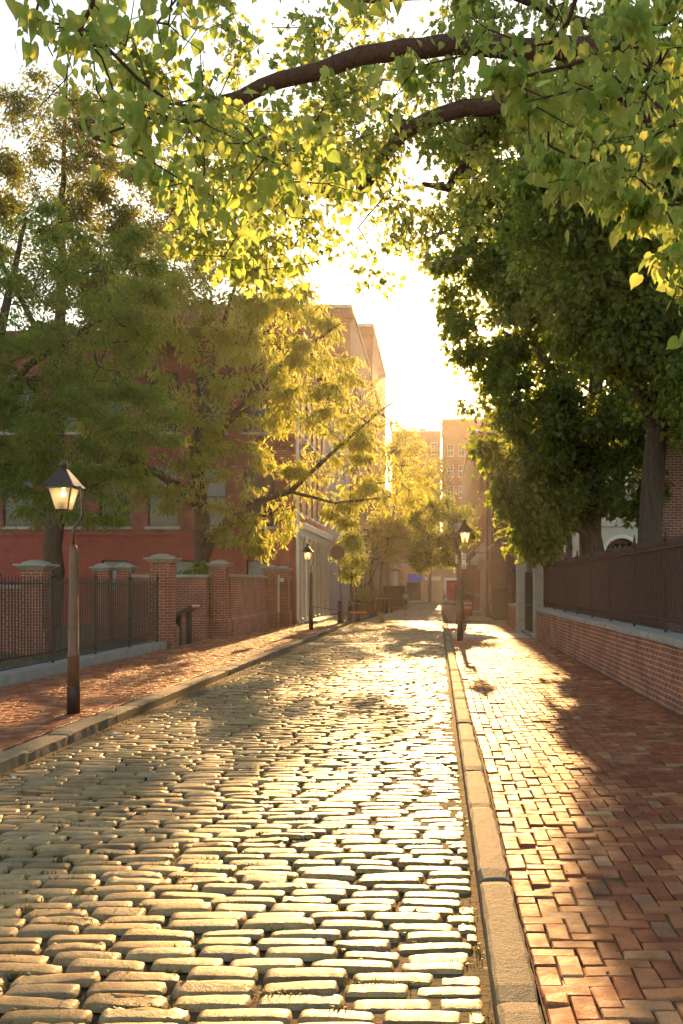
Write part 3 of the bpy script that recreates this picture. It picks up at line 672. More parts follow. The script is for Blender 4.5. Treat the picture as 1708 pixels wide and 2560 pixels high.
# houses closing the street
fh = block('tan_shop_building', 'low tan stucco building with red doorway and blue awning closing the street', -6, 8, 150, 158, 4.9, M['stucco_tan'], [], [(7.3, 8.9, -0.5, 2.6), (1.2, 3.4, -0.5, 2.3)], pane='glass', frame='iron_brown')
b = MB(); b.box(-6.66, -5.14, 0.09, 0.14, -0.5, 2.55); o = b.build('red_door', flat('red_door_paint', (0.30, 0.02, 0.03)), fh); 
b = MB(); b.box(-7.0, -4.9, -0.12, -0.003, 2.62, 3.0); b.box(-7.0, -6.74, -0.08, -0.003, -0.6, 2.6); b.box(-5.08, -4.9, -0.08, -0.003, -0.6, 2.6); b.build('door_surround', M['white'], fh)
b = MB(); b.prism([(-1.1, 2.45), (0.0-0.003, 3.6), (0.0-0.003, 2.5), (-1.1, 2.3)], 'x', -12.6, -10.4); b.build('awning', flat('blue_canvas', (0.03, 0.08, 0.42)), fh)
b = MB(); b.box(-10.0, -7.6, -0.07, -0.003, 2.6, 3.2); b.build('fascia_board', M['cream'], fh)
block('tall_rear_block', 'tall brick block far behind at the end of the street', -7.6, 0.4, 162, 180, 27.2, M['brick_f'], [], grid(0.8, 7.5, 1.9, 1.0, (6, 9.5, 13, 16.5, 20, 23.5), 2.0))
block('stepped_rear_block', 'taller stepped brick block beside the far rear block', 0.8, 16, 164, 184, 29.5, M['brick_f'], [], grid(0.8, 14, 1.9, 1.0, (6, 9.5, 13, 16.5, 20, 23.5), 2.0))
# right-hand houses beyond the side street
rb = block('corner_brick_house', 'brick corner house beyond the side street on the right', 2.86, 14, 48.4, 56, 9.2, M['brick_d'], [], grid(1.4, 10, 2.3, 1.0, (1.4, 5.0), 1.9), grid(1.2, 7, 2.2, 0.95, (3.9, 6.6), 1.7), frame='white')
b = MB(); b.box(-0.10, -0.003, -0.10, 0.35, 0, 9.0); b.box(-0.10, -0.003, 2.4, 2.7, 0.1, 9.0); b.build('brick_pier', M['brick_d'], rb)
dh = block('doorway_house', 'narrow reddish brick house with white pedimented door hood on the right', 2.80, 13, 56.2, 74, 11.5, M['brick_b'], [], [], grid(4.5, 17, 2.2, 0.95, (1.2, 4.4, 7.6), 1.8), frame='white')
b = MB(); b.prism([(-0.9, 3.2), (0.0-0.003, 3.2), (0.0-0.003, 4.1), (-0.1, 4.1)], 'y', 0.9, 2.9); b.box(-0.8, -0.003, 1.0, 2.8, 3.0, 3.19); b.build('door_hood', M['white'], dh)
b = MB(); b.box(-0.25, -0.003, 1.0, 1.25, 0, 2.99); b.box(-0.25, -0.003, 2.55, 2.8, 0, 2.99); b.build('door_column', M['cream'], dh)
b = MB(); b.box(-0.06, -0.003, 1.26, 2.54, 0.2, 2.98); b.build('door', flat('dark_red_paint', (0.16, 0.02, 0.03)), dh)
b = MB(); b.box(-0.7, -0.003, 1.1, 2.7, -0.3, 0.25); b.build('doorstep', M['stone'], dh, bevel=0.02)
block('far_row_house', 'tall brown brick row house farther along on the right', 2.7, 13, 74.3, 110, 13.5, M['brick_d'], [], [], grid(2, 34, 2.6, 1.0, (1.2, 4.6, 8.2), 1.9), frame='white')
ac = thing('cooling_unit', 'dark slatted metal cooling unit against the corner brick house', 'cooling unit', (2.98, 47.75, 0.12))
b = MB(); b.box(-0.36, 0.36, -0.35, 0.45, 0.06, 1.45); b.build('casing', M['iron'], ac, bevel=0.015)
b = MB()
for k in range(18): b.box(-0.32, 0.32, -0.375, -0.352, 0.14+k*0.07, 0.175+k*0.07)
b.build('louvre_front', M['lampmetal'], ac)
b = MB(); b.box(-0.4, 0.4, -0.39, 0.49, 1.45, 1.52); b.build('lid', M['lampmetal'], ac, bevel=0.01)
b = MB(); b.tube([(2.55, 47.2, 1.1), (2.42, 47.05, 0.8), (2.45, 46.98, 0.4), (2.62, 46.95, 0.16), (2.9, 47.0, 0.15)], 0.022, 6); tag(b.build('garden_hose', M['iron'], smooth=True), 'dark hose looped down in front of the cooling unit', 'hose')
ov = thing('oval_sign', 'pale oval hanging sign on a bracket before the doorway house', 'sign', (2.45, 54.0, 2.95))
b = MB(); n = 28; b.prism([(0.27*math.cos(2*math.pi*k/n), 0.44*math.sin(2*math.pi*k/n)) for k in range(n)], 'y', -0.03, 0.03); b.build('board', M['cream'], ov, bevel=0.008)
b = MB(); b.tube([(0.36, 0, 0.62), (-0.3, 0, 0.62)], 0.02, 6); b.tube([(0, 0, 0.62), (0, 0, 0.43)], 0.01, 4); b.build('bracket', M['iron'], ov)
for z, l in ((0.18, 0.14), (0.05, 0.19), (-0.08, 0.18), (-0.2, 0.1)): b = MB(); b.box(-l, l, -0.034, -0.0305, z-0.02, z+0.02); b.build('text_line', M['stucco_grey'], ov)

# meeting house in the right yard: white portal with arch
mh = thing('meeting_house', 'brick meeting house with pale classical arched portal behind the iron fence', 'building', (8.3, 45, 0.1))
b = MB(); wall_face(b, (-4.0, 0, 0), (1, 0, 0), (0, -1, 0), 14, 8.5, [(2.9, 5.3, 0, 3.6)], 0.5); box_back(b, -4.0, 10, 0, 9, 0, 8.5, ('S',)); b.build('wall', M['brick_d'], mh)
AX, AZ, AR = 0.1, 3.05, 0.78
b = MB(); n = 18; outer = [(-1.2, 0), (-1.2, 4.35), (1.4, 4.35), (1.4, 0)]
arch = [(AX+AR*math.cos(math.pi*k/n), AZ+AR*math.sin(math.pi*k/n)) for k in range(n+1)]
for (p, q) in zip(arch[:-1], arch[1:]): b.prism([p, (p[0], 4.35), (q[0], 4.35), q], 'y', -0.22, -0.003)
b.box(-1.2, AX-AR, -0.22, -0.003, 0, 4.35); b.box(AX+AR, 1.4, -0.22, -0.003, 0, 4.35)
b.build('portal', M['cream'], mh)
b = MB(); o2 = [(AX+(AR+0.17)*math.cos(math.pi*k/n), AZ+(AR+0.17)*math.sin(math.pi*k/n)) for k in range(n+1)]
for i in range(n): b.prism([arch[i], o2[i], o2[i+1], arch[i+1]], 'y', -0.29, -0.222)
b.build('arch_moulding', M['white'], mh)
b = MB(); b.box(-1.3, 1.5, -0.30, -0.003, 4.36, 4.55); b.box(-1.25, 1.45, -0.24, -0.003, 4.55, 5.05); b.box(-1.5, 1.7, -0.5, -0.003, 5.05, 5.16); b.box(-1.6, 1.8, -0.62, -0.003, 5.16, 5.34); b.box(-1.3, 1.5, -0.3, -0.003, 5.34, 5.95); b.box(-1.45, 1.65, -0.42, -0.003, 5.95, 6.1); b.build('entablature', M['cream'], mh, bevel=0.015)
b = MB()
for x in (-1.0, -0.4, 0.2, 0.8): b.box(x, x+0.22, -0.29, -0.242, 4.56, 5.04)
b.build('triglyphs', M['white'], mh)
b = MB(); b.box(AX-AR-0.2, AX+AR+0.2, 0.3, 0.36, 0, 3.6); b.build('door', M['iron_brown'], mh)
b = MB()
for k in range(1, 6): b.tube([(AX, 0.24, AZ), (AX+0.76*math.cos(math.pi*k/6), 0.24, AZ+0.76*math.sin(math.pi*k/6))], 0.02, 5)
b.build('fanlight_bars', M['cream'], mh)
b = MB(); b.box(-2.15, -1.85, -0.25, -0.003, 0, 4.9); b.build('pilaster', M['cream'], mh, bevel=0.01)
b = MB(); b.prism([(-1.0, 0), (1.2, 0), (0.1, 1.1)], 'y', -0.35, -0.05); o = b.build('pediment', M['cream'], mh); o.location = (0, 0, 6.1)
sg = thing('notice_board', 'dark blue board with gold border and gold letters OOD above the fence', 'sign', (5.28, 44.4, 3.95))
b = MB(); b.box(-0.55, 0.55, -0.03, 0.03, -0.38, 0.38); b.build('board', flat('navy_paint', (0.025, 0.035, 0.07), 0.4), sg)
GOLD = flat('gold_paint', (0.55, 0.40, 0.14), 0.35)
b = MB()
for x0, x1, z0, z1 in ((-0.55, 0.55, 0.34, 0.385), (-0.55, 0.55, -0.385, -0.34), (-0.555, -0.51, -0.34, 0.34), (0.51, 0.555, -0.34, 0.34)): b.box(x0, x1, -0.045, -0.031, z0, z1)
b.build('border', GOLD, sg)
b = MB(); b.cbox(-0.48, 0.08, -3.85, 0.4, 0.09); b.cbox(0.48, 0.08, -3.85, 0.4, 0.09); b.build('posts', M['cream'], sg)
def text(body, size, loc, mat, parent, align='RIGHT', rot=(R(90), 0, 0), name='lettering'):
    c = bpy.data.curves.new(name, 'FONT'); c.body = body; c.size = size; c.extrude = 0.003; c.align_x = align; c.align_y = 'CENTER'
    o = bpy.data.objects.new(name, c); COL.objects.link(o); dg = bpy.context.evaluated_depsgraph_get()
    me = bpy.data.meshes.new_from_object(o.evaluated_get(dg)); bpy.data.objects.remove(o)
    o = bpy.data.objects.new(name, me); COL.objects.link(o); me.materials.append(mat); o.parent = parent; o.location = loc; o.rotation_euler = rot
    return o
for ch, x, z in (('O', 0.0, 0.10), ('O', 0.21, 0.10), ('D', 0.42, 0.10), ('S', -0.16, -0.18), ('E', 0.02, -0.18)): text(ch, 0.27, (x, -0.036, z), GOLD, sg, name='letter')
bh = thing('brick_outbuilding', 'brown brick building behind the iron fence at the right edge', 'building', (6.1, 27.5, 0.1))
b = MB(); wall_face(b, (0, 0, 0), (1, 0, 0), (0, -1, 0), 9, 6.4, [(2.6, 3.7, 2.0, 4.2)]); box_back(b, 0, 9, 0, 2.4, 0, 6.4, ('S', 'top')); b.build('wall', M['brick_d'], bh)
window(bh, (0, 0, 0), (1, 0, 0), (0, -1, 0), (2.6, 3.7, 2.0, 4.2), M['white'], M['glass'], M['stone'])
b = MB(); b.box(-0.2, 9.2, -0.2, 2.6, 6.4, 6.6); b.build('roof', M['roof'], bh)

# ------------------------------------------------------------------ street lamps
_t = NT('added_pane_glow'); _e = _t.n('Emission', Color=(1.0, 0.66, 0.28), Strength=14.0); _t.t.links.new(_e.outputs[0], _t.out.inputs['Surface']); PANE_GLOW = _t.m  # added emitter, stands in for the sun's glow through the lantern panes
def lamp(name, label, loc, group, mirror=1, scale=1.0):
    t = thing(name, label, 'street lamp', loc, group); t.scale = (scale*mirror, scale, scale)
    b = MB(); b.lathe([(0.084, -0.03), (0.082, 0.30), (0.079, 0.33), (0.083, 0.345), (0.079, 0.365)], 0, 0, 12); b.build('pole_foot', M['pole_dark'], t, True)
    b = MB(); b.lathe([(0.077, 0.365), (0.073, 0.73), (0.077, 0.742), (0.077, 0.757), (0.066, 0.775), (0.049, 2.06), (0.046, 2.11), (0.030, 2.145), (0.022, 2.15)], 0, 0, 12); b.build('pole', M['pole'], t, True)
    b = MB(); b.tube([(0, 0, 2.12), (0.0, 0, 2.36), (0.105, 0, 2.50), (0.100, 0, 2.86), (0.085, 0, 2.885), (0.0, 0, 2.885)], 0.017, 8); b.build('bracket', M['lampmetal'], t, True)
    b = MB(); b.box(0.055, 0.066, -0.012, 0.012, 1.5, 2.08); b.build('conduit', M['lampmetal'], t)
    cx = -0.125
    la = MB(); w0, w1, z0, z1 = 0.165, 0.295, 2.60, 2.872
    for sx, sy in ((-1, -1), (1, -1), (1, 1), (-1, 1)): la.tube([(cx+sx*w0/2, sy*w0/2, z0), (cx+sx*w1/2, sy*w1/2, z1)], 0.011, 4)
    la.frustum(cx, 0, z0-0.02, z0, w0*0.8, w0*1.14); la.cbox(cx, 0, z1-0.012, z1+0.012, w1*1.08)
    lf = la.build('lantern_frame', M['lampmetal'], t)
    for k in range(4):
        a = k*math.pi/2; c, s = math.cos(a), math.sin(a)
        Rz = lambda x, y, z: (cx + x*c - y*s, x*s + y*c, z)
        b = MB(); b.add([Rz(-w0/2+.004, -w0/2, z0+.002), Rz(w0/2-.004, -w0/2, z0+.002), Rz(w1/2-.004, -w1/2+.003, z1-.014), Rz(-w1/2+.004, -w1/2+.003, z1-.014)], [[0, 1, 2, 3]]); b.build('pane', M['frost'], lf)
    b = MB(); b.frustum(cx, 0, 2.886, 2.900, 0.415, 0.40); b.frustum(cx, 0, 2.900, 3.11, 0.39, 0.095); b.build('lamp_roof', M['lampmetal'], t, bevel=0.004)
    b = MB(); b.lathe([(0.045, 3.105), (0.036, 3.15), (0.05, 3.155), (0.052, 3.17), (0.046, 3.20), (0.028, 3.215), (0.004, 3.222)], cx, 0, 10); b.build('finial', M['lampmetal'], t, True)
    b = MB(); b.lathe([(0.006, 2.765), (0.024, 2.775), (0.028, 2.80), (0.022, 2.83), (0.006, 2.845)], cx, 0, 10); b.build('added_glow', PANE_GLOW, t, True)  # added glowing body above the burner, brightens the panes from inside
    b = MB(); b.lathe([(0.035, 2.605), (0.035, 2.64), (0.028, 2.65), (0.036, 2.66), (0.036, 2.74), (0.012, 2.76)], cx, 0, 10); b.build('burner', M['burner'], t, True)
    return t
G = 'lantern street lamps along the street'
lamp('street_lamp', 'nearest brown lantern street lamp on the left pavement beside the black fence', (-4.63, 12.45, 0.122), G)
lamp('street_lamp', 'lantern street lamp on the left pavement in front of the white shopfront', (-4.70, 36.3, 0.122), G)
lamp('street_lamp', 'lantern street lamp on the right pavement with a parking sign on its pole', (0.66, 29.1, 0.122), G, -1, 1.12)
t = thing('globe_street_lamp', 'taller lamp with pale dome shade just behind the right lantern lamp', 'street lamp', (0.88, 43.5, 0.0))
b = MB(); b.lathe([(0.09, 0), (0.08, 0.4), (0.05, 0.5), (0.045, 4.05)], 0, 0, 10); b.build('pole', M['pole'], t, True)
b = MB(); b.lathe([(0.06, 4.05), (0.12, 4.15), (0.15, 4.32)], 0, 0, 12); b.build('globe', M['frost'], t, True)
b = MB(); b.lathe([(0.19, 4.32), (0.19, 4.36), (0.16, 4.47), (0.09, 4.54)], 0, 0, 14); b.build('shade', M['stone'], t, True)
b = MB(); b.lathe([(0.05, 4.54), (0.055, 4.62), (0.02, 4.72), (0.004, 4.75)], 0, 0, 10); b.build('finial', M['lampmetal'], t, True)
ps = thing('parking_sign', 'narrow white parking sign fixed to the right lantern lamp pole', 'sign', (0.77, 28.98, 2.50))
b = MB(); b.box(-0.06, 0.06, -0.006, 0.006, -0.24, 0.2); b.build('plate', M['white'], ps, bevel=0.003)
SR = flat('sign_red', (0.35, 0.05, 0.06))
for z, w_ in ((0.14, 0.045), (0.05, 0.04), (-0.14, 0.03), (-0.2, 0.04)): b = MB(); b.box(-w_, w_, -0.0085, -0.0065, z-0.018, z+0.018); b.build('text_line', SR, ps)
ps = thing('small_side_sign', 'thin white sign seen edge-on beside the parking sign', 'sign', (0.55, 28.98, 2.55), None, R(68))
b = MB(); b.box(-0.06, 0.06, -0.006, 0.006, -0.14, 0.12); b.build('plate', M['white'], ps)

# ------------------------------------------------------------------ street furniture
ws = thing('wayside_sign', 'dark slanted information panel on two posts before the brick wall', 'information sign', (-7.28, 27.9, 0.12))
b = MB(); b.cbox(-0.1, 0.0, -0.02, 0.80, 0.14); b.build('post', M['iron'], ws, bevel=0.006)
b = MB(); b.cbox(0.16, 0.12, -0.02, 0.93, 0.14); b.build('post', M['iron'], ws, bevel=0.006)
b = MB(); b.prism([(-0.50, 0.62), (0.36, 1.10), (0.40, 1.03), (-0.46, 0.54)], 'y', -0.42, 0.45); b.build('panel', M['lampmetal'], ws, bevel=0.006)
st = thing('stop_sign', 'octagonal stop sign seen from behind on a leaning pole', 'traffic sign', (-4.25, 44.0, 0.12)); st.rotation_euler = (0, R(-4.5), 0)
b = MB(); b.prism([(0.33*math.cos(R(22.5+45*k)), 3.14+0.35*math.sin(R(22.5+45*k))) for k in range(8)], 'y', -0.03, -0.012); b.build('plate', M['pole'], st)
b = MB(); b.cbox(0, 0, -0.1, 3.4, 0.06, 0.035); b.build('pole', M['pole'], st, bevel=0.005)
def bollard():
    t = thing('bollard', 'x', 'bollard', (0, 0, 0), 'black bollards by the chain')
    b = MB(); b.lathe([(0.12, 0), (0.12, 0.1), (0.09, 0.14), (0.085, 0.72), (0.11, 0.74), (0.11, 0.78), (0.07, 0.82)], 0, 0, 12); b.build('post', M['iron'], t, True)
    b = MB(); b.lathe([(0.05, 0.82), (0.04, 0.86), (0.085, 0.90), (0.09, 0.95), (0.06, 1.0), (0.02, 1.03)], 0, 0, 12); b.build('knob', M['iron'], t, True)
    return t
bo = bollard()
for i, (x, y, lab) in enumerate(((-4.32, 43.2, 'black bollard at the foot of the leaning stop sign'), (-4.12, 45.6, 'black bollard left of the small railing, middle of three'), (-3.78, 46.2, 'black bollard nearest the road, right of the small railing'))):
    if i == 0: bo.location = (x, y, 0.1); bo['label'] = lab
    else: dup(bo, (x, y, 0.1), None, lab)
rl = thing('small_railing', 'low black iron railing between two bollards', 'railing', (-3.95, 46.6, 0.1))
b = MB()
for k in range(8): b.cbox(-0.3+k*0.09, 0, 0, 0.8, 0.018)
b.box(-0.34, 0.4, -0.012, 0.012, 0.78, 0.81); b.build('bars', M['iron'], rl)
def chain(p, q, sag, name, label):
    b = MB(); n = 26; p, q = Vector(p), Vector(q)
    for k in range(n):
        t0, t1 = (k-0.15)/n, (k+1.15)/n
        f = lambda t: p.lerp(q, t) - Vector((0, 0, sag*4*t*(1-t)))
        b.tube([f(t0), f((t0+t1)/2), f(t1)], 0.016, 5)
    return tag(b.build(name, M['pole'], smooth=True), label, 'chain')
chain((-4.62, 36.4, 0.98), (-2.6, 46.9, 0.42), 0.05, 'chain', 'thin chain slung from the lamp past the bollards across the lane')
b = MB(); b.box(-0.36, 0.36, -0.01, 0.01, -0.05, 0.05); o = tag(b.build('orange_plank', flat('orange_paint', (0.55, 0.12, 0.03))), 'small orange board hanging on the chain', 'board'); o.location = (-3.45, 42.55, 0.60)
b = MB(); b.prism([(-0.14, 0.05), (0.12, 0.1), (0.22, -0.42), (-0.02, -0.5)], 'y', -0.012, 0.012); o = tag(b.build('hanging_board', flat('ochre_board', (0.35, 0.22, 0.08))), 'tilted ochre board hanging at the end of the chain', 'board'); o.location = (-2.72, 46.2, 0.42)
pl = thing('planter', 'dark round planter with a leafy shrub by the far left kerb', 'planter', (-4.75, 62, gz(62)+0.1))
b = MB(); b.lathe([(0.42, 0), (0.5, 0.1), (0.58, 0.75), (0.64, 0.8), (0.6, 0.85)], 0, 0, 16); b.build('tub', M['iron_brown'], pl, True)
PLANTER = pl
bi = None
for i in range(5):
    x = -4.6 + i*0.36
    if bi is None:
        bi = thing('black_post', 'x', 'bollard', (0, 0, 0), 'row of plain black posts by the far kerb')
        b = MB(); b.lathe([(0.11, 0), (0.11, 1.12), (0.09, 1.16), (0.03, 1.18)], 0, 0, 10); b.build('shaft', M['iron'], bi, True)
        b = MB(); b.lathe([(0.125, 1.0), (0.125, 1.06)], 0, 0, 10); b.build('collar', M['stone'], bi, True)
        p = bi
    else: p = dup(bi)
    p.location = (-4.55 + i*0.30, 68 + i*0.6, gz(68)+0.1)
    p['label'] = ['plain black post nearest the planter', 'plain black post second from the planter', 'plain black post in the middle of the row of five', 'plain black post second from the walking man', 'plain black post nearest the walking man'][i]
ho2 = thing('dark_hoarding', 'dark site hoarding panel behind the row of black posts', 'hoarding', (-4.6, 99, gz(99)+0.1))
b = MB(); b.box(-0.9, 1.3, -0.03, 0.03, 0.15, 2.3); b.build('panel', M['lampmetal'], ho2)
b = MB(); b.cbox(-0.85, 0.08, -0.1, 2.25, 0.08); b.cbox(0.95, 0.08, -0.1, 2.25, 0.08); b.build('posts', M['pole'], ho2)
sf = thing('scaffolding', 'tall scaffolding of thin poles in front of the far pale house', 'scaffolding', (-5.5, 104, gz(104)))
b = MB()
for y in (0, 3, 6, 9, 12):
    for x in (0.2, 1.3): b.tube([(x, y, 0), (x, y, 7.5)], 0.035, 5)
for z in (2.1, 4.2, 6.3):
    for x in (0.2, 1.3): b.tube([(x, 0, z+0.9), (x, 12, z+0.9)], 0.03, 5); b.tube([(x, 0, z), (x, 12, z)], 0.03, 5)
    for y in (0, 3, 6, 9, 12): b.tube([(0.2, y, z), (1.3, y, z)], 0.03, 5)
b.build('poles', M['pole'], sf)
b = MB()
for z in (2.1, 4.2, 6.3): b.box(0.15, 1.35, -0.1, 12.1, z+0.035, z+0.08)
b.build('decking', flat('scaffold_board', (0.34, 0.22, 0.11)), sf)
dr = thing('traffic_drum', 'orange and white traffic drum beside the dark street tree', 'traffic drum', (1.75, 58, gz(58)+0.12))
b = MB(); b.lathe([(0.28, 0), (0.27, 0.3), (0.25, 0.31), (0.24, 0.9), (0.12, 0.95)], 0, 0, 14); b.build('body', flat('drum_orange', (0.6, 0.13, 0.02)), dr, True)
for z in (0.4, 0.66): b = MB(); b.lathe([(0.256, z), (0.252, z+0.12)], 0, 0, 14); b.build('band', M['white'], dr, True)
s2 = thing('stop_sign', 'small red stop sign facing the street far away behind the right lamp', 'traffic sign', (1.55, 88, gz(88)+0.1))
b = MB(); b.prism([(0.38*math.cos(R(22.5+45*k)), 2.1+0.38*math.sin(R(22.5+45*k))) for k in range(8)], 'y', -0.03, -0.01); b.build('plate', flat('stop_red', (0.5, 0.02, 0.03)), s2)
b = MB(); b.cbox(0, 0, 0, 2.5, 0.05); b.build('pole', M['iron'], s2)
tg = thing('tree_guard', 'low iron guard rail around the dark street tree', 'railing', (1.2, 48.3, 0.1))
b = MB()
for k in range(9):
    for s_ in (-0.5, 0.5): b.cbox(s_, -0.5+k*0.125, 0, 0.75, 0.016)
for s_ in (-0.5, 0.5): b.box(s_-0.014, s_+0.014, -0.52, 0.52, 0.74, 0.77); b.box(-0.5, 0.5, s_-0.012, s_+0.012, 0.70, 0.73)
b.build('bars', M['iron'], tg)
for i, (x, y, r_) in enumerate(((-3.86, 8.9, 0.035), (-3.93, 9.9, 0.03), (-3.83, 11.6, 0.05))):
    b = MB(); b.add([(-r_, -r_*.6, 0.01), (0.1*r_, -r_*.8, 0.03), (r_, -r_*.2, 0.012), (r_*.7, r_*.6, 0.03), (-r_*.2, r_*.5, 0.045), (-r_*.8, r_*.4, 0.02)], [[0, 1, 4, 5], [1, 2, 3, 4]])
    o = tag(b.build('paper_scrap', M['white']), ['crumpled white paper scrap in the gutter nearest the camera', 'white paper scrap in the gutter, second along the left kerb', 'largest white paper scrap in the gutter by the left lamp'][i], 'litter', 'paper scraps in the gutter'); o.location = (x, y, -0.02)

# ------------------------------------------------------------------ people
def skin_body(name, edges, joints, mat, parent, sub=1):
    me = bpy.data.meshes.new(name); names = list(joints)
    me.from_pydata([joints[k][0] for k in names], [(names.index(a), names.index(c)) for a, c in edges], [])
    o = bpy.data.objects.new(name, me); COL.objects.link(o); o.parent = parent
    o.modifiers.new('skin', 'SKIN'); 
    if not me.skin_vertices: me.skin_vertices.new(name='')
    for k, sv in zip(names, me.skin_vertices[0].data):
        r_ = joints[k][1]; sv.radius = r_ if isinstance(r_, tuple) else (r_, r_); sv.use_root = (k == names[0])
    o.modifiers.new('sub', 'SUBSURF').levels = sub; o.modifiers['sub'].render_levels = sub
    me.materials.append(mat); return o
SKIN = flat('skin', (0.42, 0.24, 0.17))
def person(label, loc, rz, shirt, lower, hair, short_sleeves=True, shorts=True, bag=None, scale=1.0):
    t = thing('person', label, 'person', loc, None, rz); t.scale = (scale,)*3
    J = {'pelvis': ((0, 0, 0.96), (0.15, 0.11)), 'waist': ((0, 0, 1.12), (0.14, 0.10)), 'chest': ((0, 0.01, 1.32), (0.165, 0.11)), 'neck0': ((0, 0, 1.46), 0.07), 'neck1': ((0, 0.01, 1.53), 0.055), 'jaw': ((0, 0.03, 1.60), (0.068, 0.08)), 'skull': ((0, 0.015, 1.68), (0.08, 0.095)), 'crown': ((0, 0.0, 1.74), 0.06)}
    E = [('pelvis', 'waist'), ('waist', 'chest'), ('chest', 'neck0'), ('neck0', 'neck1'), ('neck1', 'jaw'), ('jaw', 'skull'), ('skull', 'crown')]
    for s_, nm in ((-1, 'L'), (1, 'R')):
        st_ = 0.17*s_
        J.update({'hip'+nm: ((0.09*s_, 0, 0.9), 0.085), 'knee'+nm: ((0.095*s_, 0.10*s_+0.03, 0.50), 0.055), 'ankle'+nm: ((0.095*s_, st_-0.03, 0.10), 0.038), 'toe'+nm: ((0.10*s_, st_+0.14, 0.035), 0.032),
                  'sh'+nm: ((0.19*s_, 0, 1.41), 0.058), 'elb'+nm: ((0.25*s_, -0.05*s_-0.02, 1.13), 0.042), 'wri'+nm: ((0.26*s_, -0.13*s_+0.06, 0.90), 0.027), 'palm'+nm: ((0.262*s_, -0.14*s_+0.075, 0.83), (0.018, 0.035))})
        E += [('pelvis', 'hip'+nm), ('hip'+nm, 'knee'+nm), ('knee'+nm, 'ankle'+nm), ('ankle'+nm, 'toe'+nm), ('chest', 'sh'+nm), ('sh'+nm, 'elb'+nm), ('elb'+nm, 'wri'+nm), ('wri'+nm, 'palm'+nm)]
        for k in range(4):
            J[f'f{k}{nm}'] = ((0.262*s_, -0.14*s_+0.075+0.028-0.019*k, 0.755+abs(k-1.3)*0.006), 0.008); E.append(('palm'+nm, f'f{k}{nm}'))
        J['th'+nm] = ((0.262*s_, -0.14*s_+0.125, 0.81), 0.009); E.append(('wri'+nm, 'th'+nm))
    skin_body('body', E, J, SKIN, t)
    g = lambda k, a: (J[k][0], tuple(x+a for x in J[k][1]) if isinstance(J[k][1], tuple) else J[k][1]+a)
    lp = lambda a, c, f: tuple(Vector(J[a][0]).lerp(Vector(J[c][0]), f))
    T = {'chest': g('chest', 0.02), 'waist': g('waist', 0.025), 'hem': ((0, 0, 0.94), (0.165, 0.125)), 'neck0': ((0, 0, 1.44), 0.085)}
    ET = [('chest', 'waist'), ('waist', 'hem'), ('chest', 'neck0')]
    for nm in 'LR':
        T['sh'+nm] = g('sh'+nm, 0.018); f = 0.55 if short_sleeves else 1.0
        T['slv'+nm] = (lp('sh'+nm, 'elb'+nm, f), 0.062); ET += [('chest', 'sh'+nm), ('sh'+nm, 'slv'+nm)]
        if not short_sleeves: T['cuff'+nm] = (lp('elb'+nm, 'wri'+nm, 0.95), 0.04); ET.append(('slv'+nm, 'cuff'+nm))
    skin_body('shirt', ET, T, shirt, t)
    Q = {'pelvis': g('pelvis', 0.012)}; EQ = []
    for nm in 'LR':
        Q['hip'+nm] = g('hip'+nm, 0.02); Q['kn'+nm] = (lp('hip'+nm, 'knee'+nm, 0.95), 0.085 if shorts else 0.07); EQ += [('pelvis', 'hip'+nm), ('hip'+nm, 'kn'+nm)]
        if not shorts: Q['an'+nm] = (lp('knee'+nm, 'ankle'+nm, 0.95), 0.055); EQ.append(('kn'+nm, 'an'+nm))
    skin_body('shorts' if shorts else 'trousers', EQ, Q, lower, t)
    Hh = {'a': ((0, -0.01, 1.76), 0.065), 'b': ((0, -0.03, 1.70), (0.086, 0.09)), 'c': ((0, -0.05, 1.62), (0.07, 0.05))}
    skin_body('hair', [('a', 'b'), ('b', 'c')], Hh, hair, t)
    sd = {}
    for nm in 'LR':
        p = J['ankle'+nm][0]; q = J['toe'+nm][0]
        b = MB(); b.box(p[0]-0.05, p[0]+0.05, p[1]-0.06, q[1]+0.04, 0.0, 0.075); b.build('shoe', M['iron'], t, bevel=0.025)
    return t
HAIR = flat('brown_hair', (0.06, 0.035, 0.025))
person('man in white T-shirt and dark shorts walking away up the street', (-3.0, 91, gz(91)+0.05), 0, flat('white_cotton', (0.75, 0.74, 0.74)), flat('dark_shorts', (0.05, 0.04, 0.06)), HAIR)
p2_ = person('woman in pink top carrying a white bag by the red doorway', (0.9, 132, gz(132)+0.1), R(75), flat('pink_cotton', (0.55, 0.10, 0.25)), flat('dark_trousers', (0.05, 0.03, 0.05)), HAIR, False, False, scale=0.97)
bag = thing('carrier_bag', 'white carrier bag hanging from the hand of the woman in pink', 'bag', (1.05, 131.78, gz(132)+0.1))
b = MB(); b.frustum(0, 0, 0.36, 0.68, 0.30, 0.22, 0.12, 0.06); b.build('sack', M['white'], bag, bevel=0.02)
b = MB(); b.tube([(-0.08, 0, 0.68), (-0.02, 0, 0.80), (0.02, 0, 0.80), (0.08, 0, 0.68)], 0.008, 5); b.build('handle', M['white'], bag)

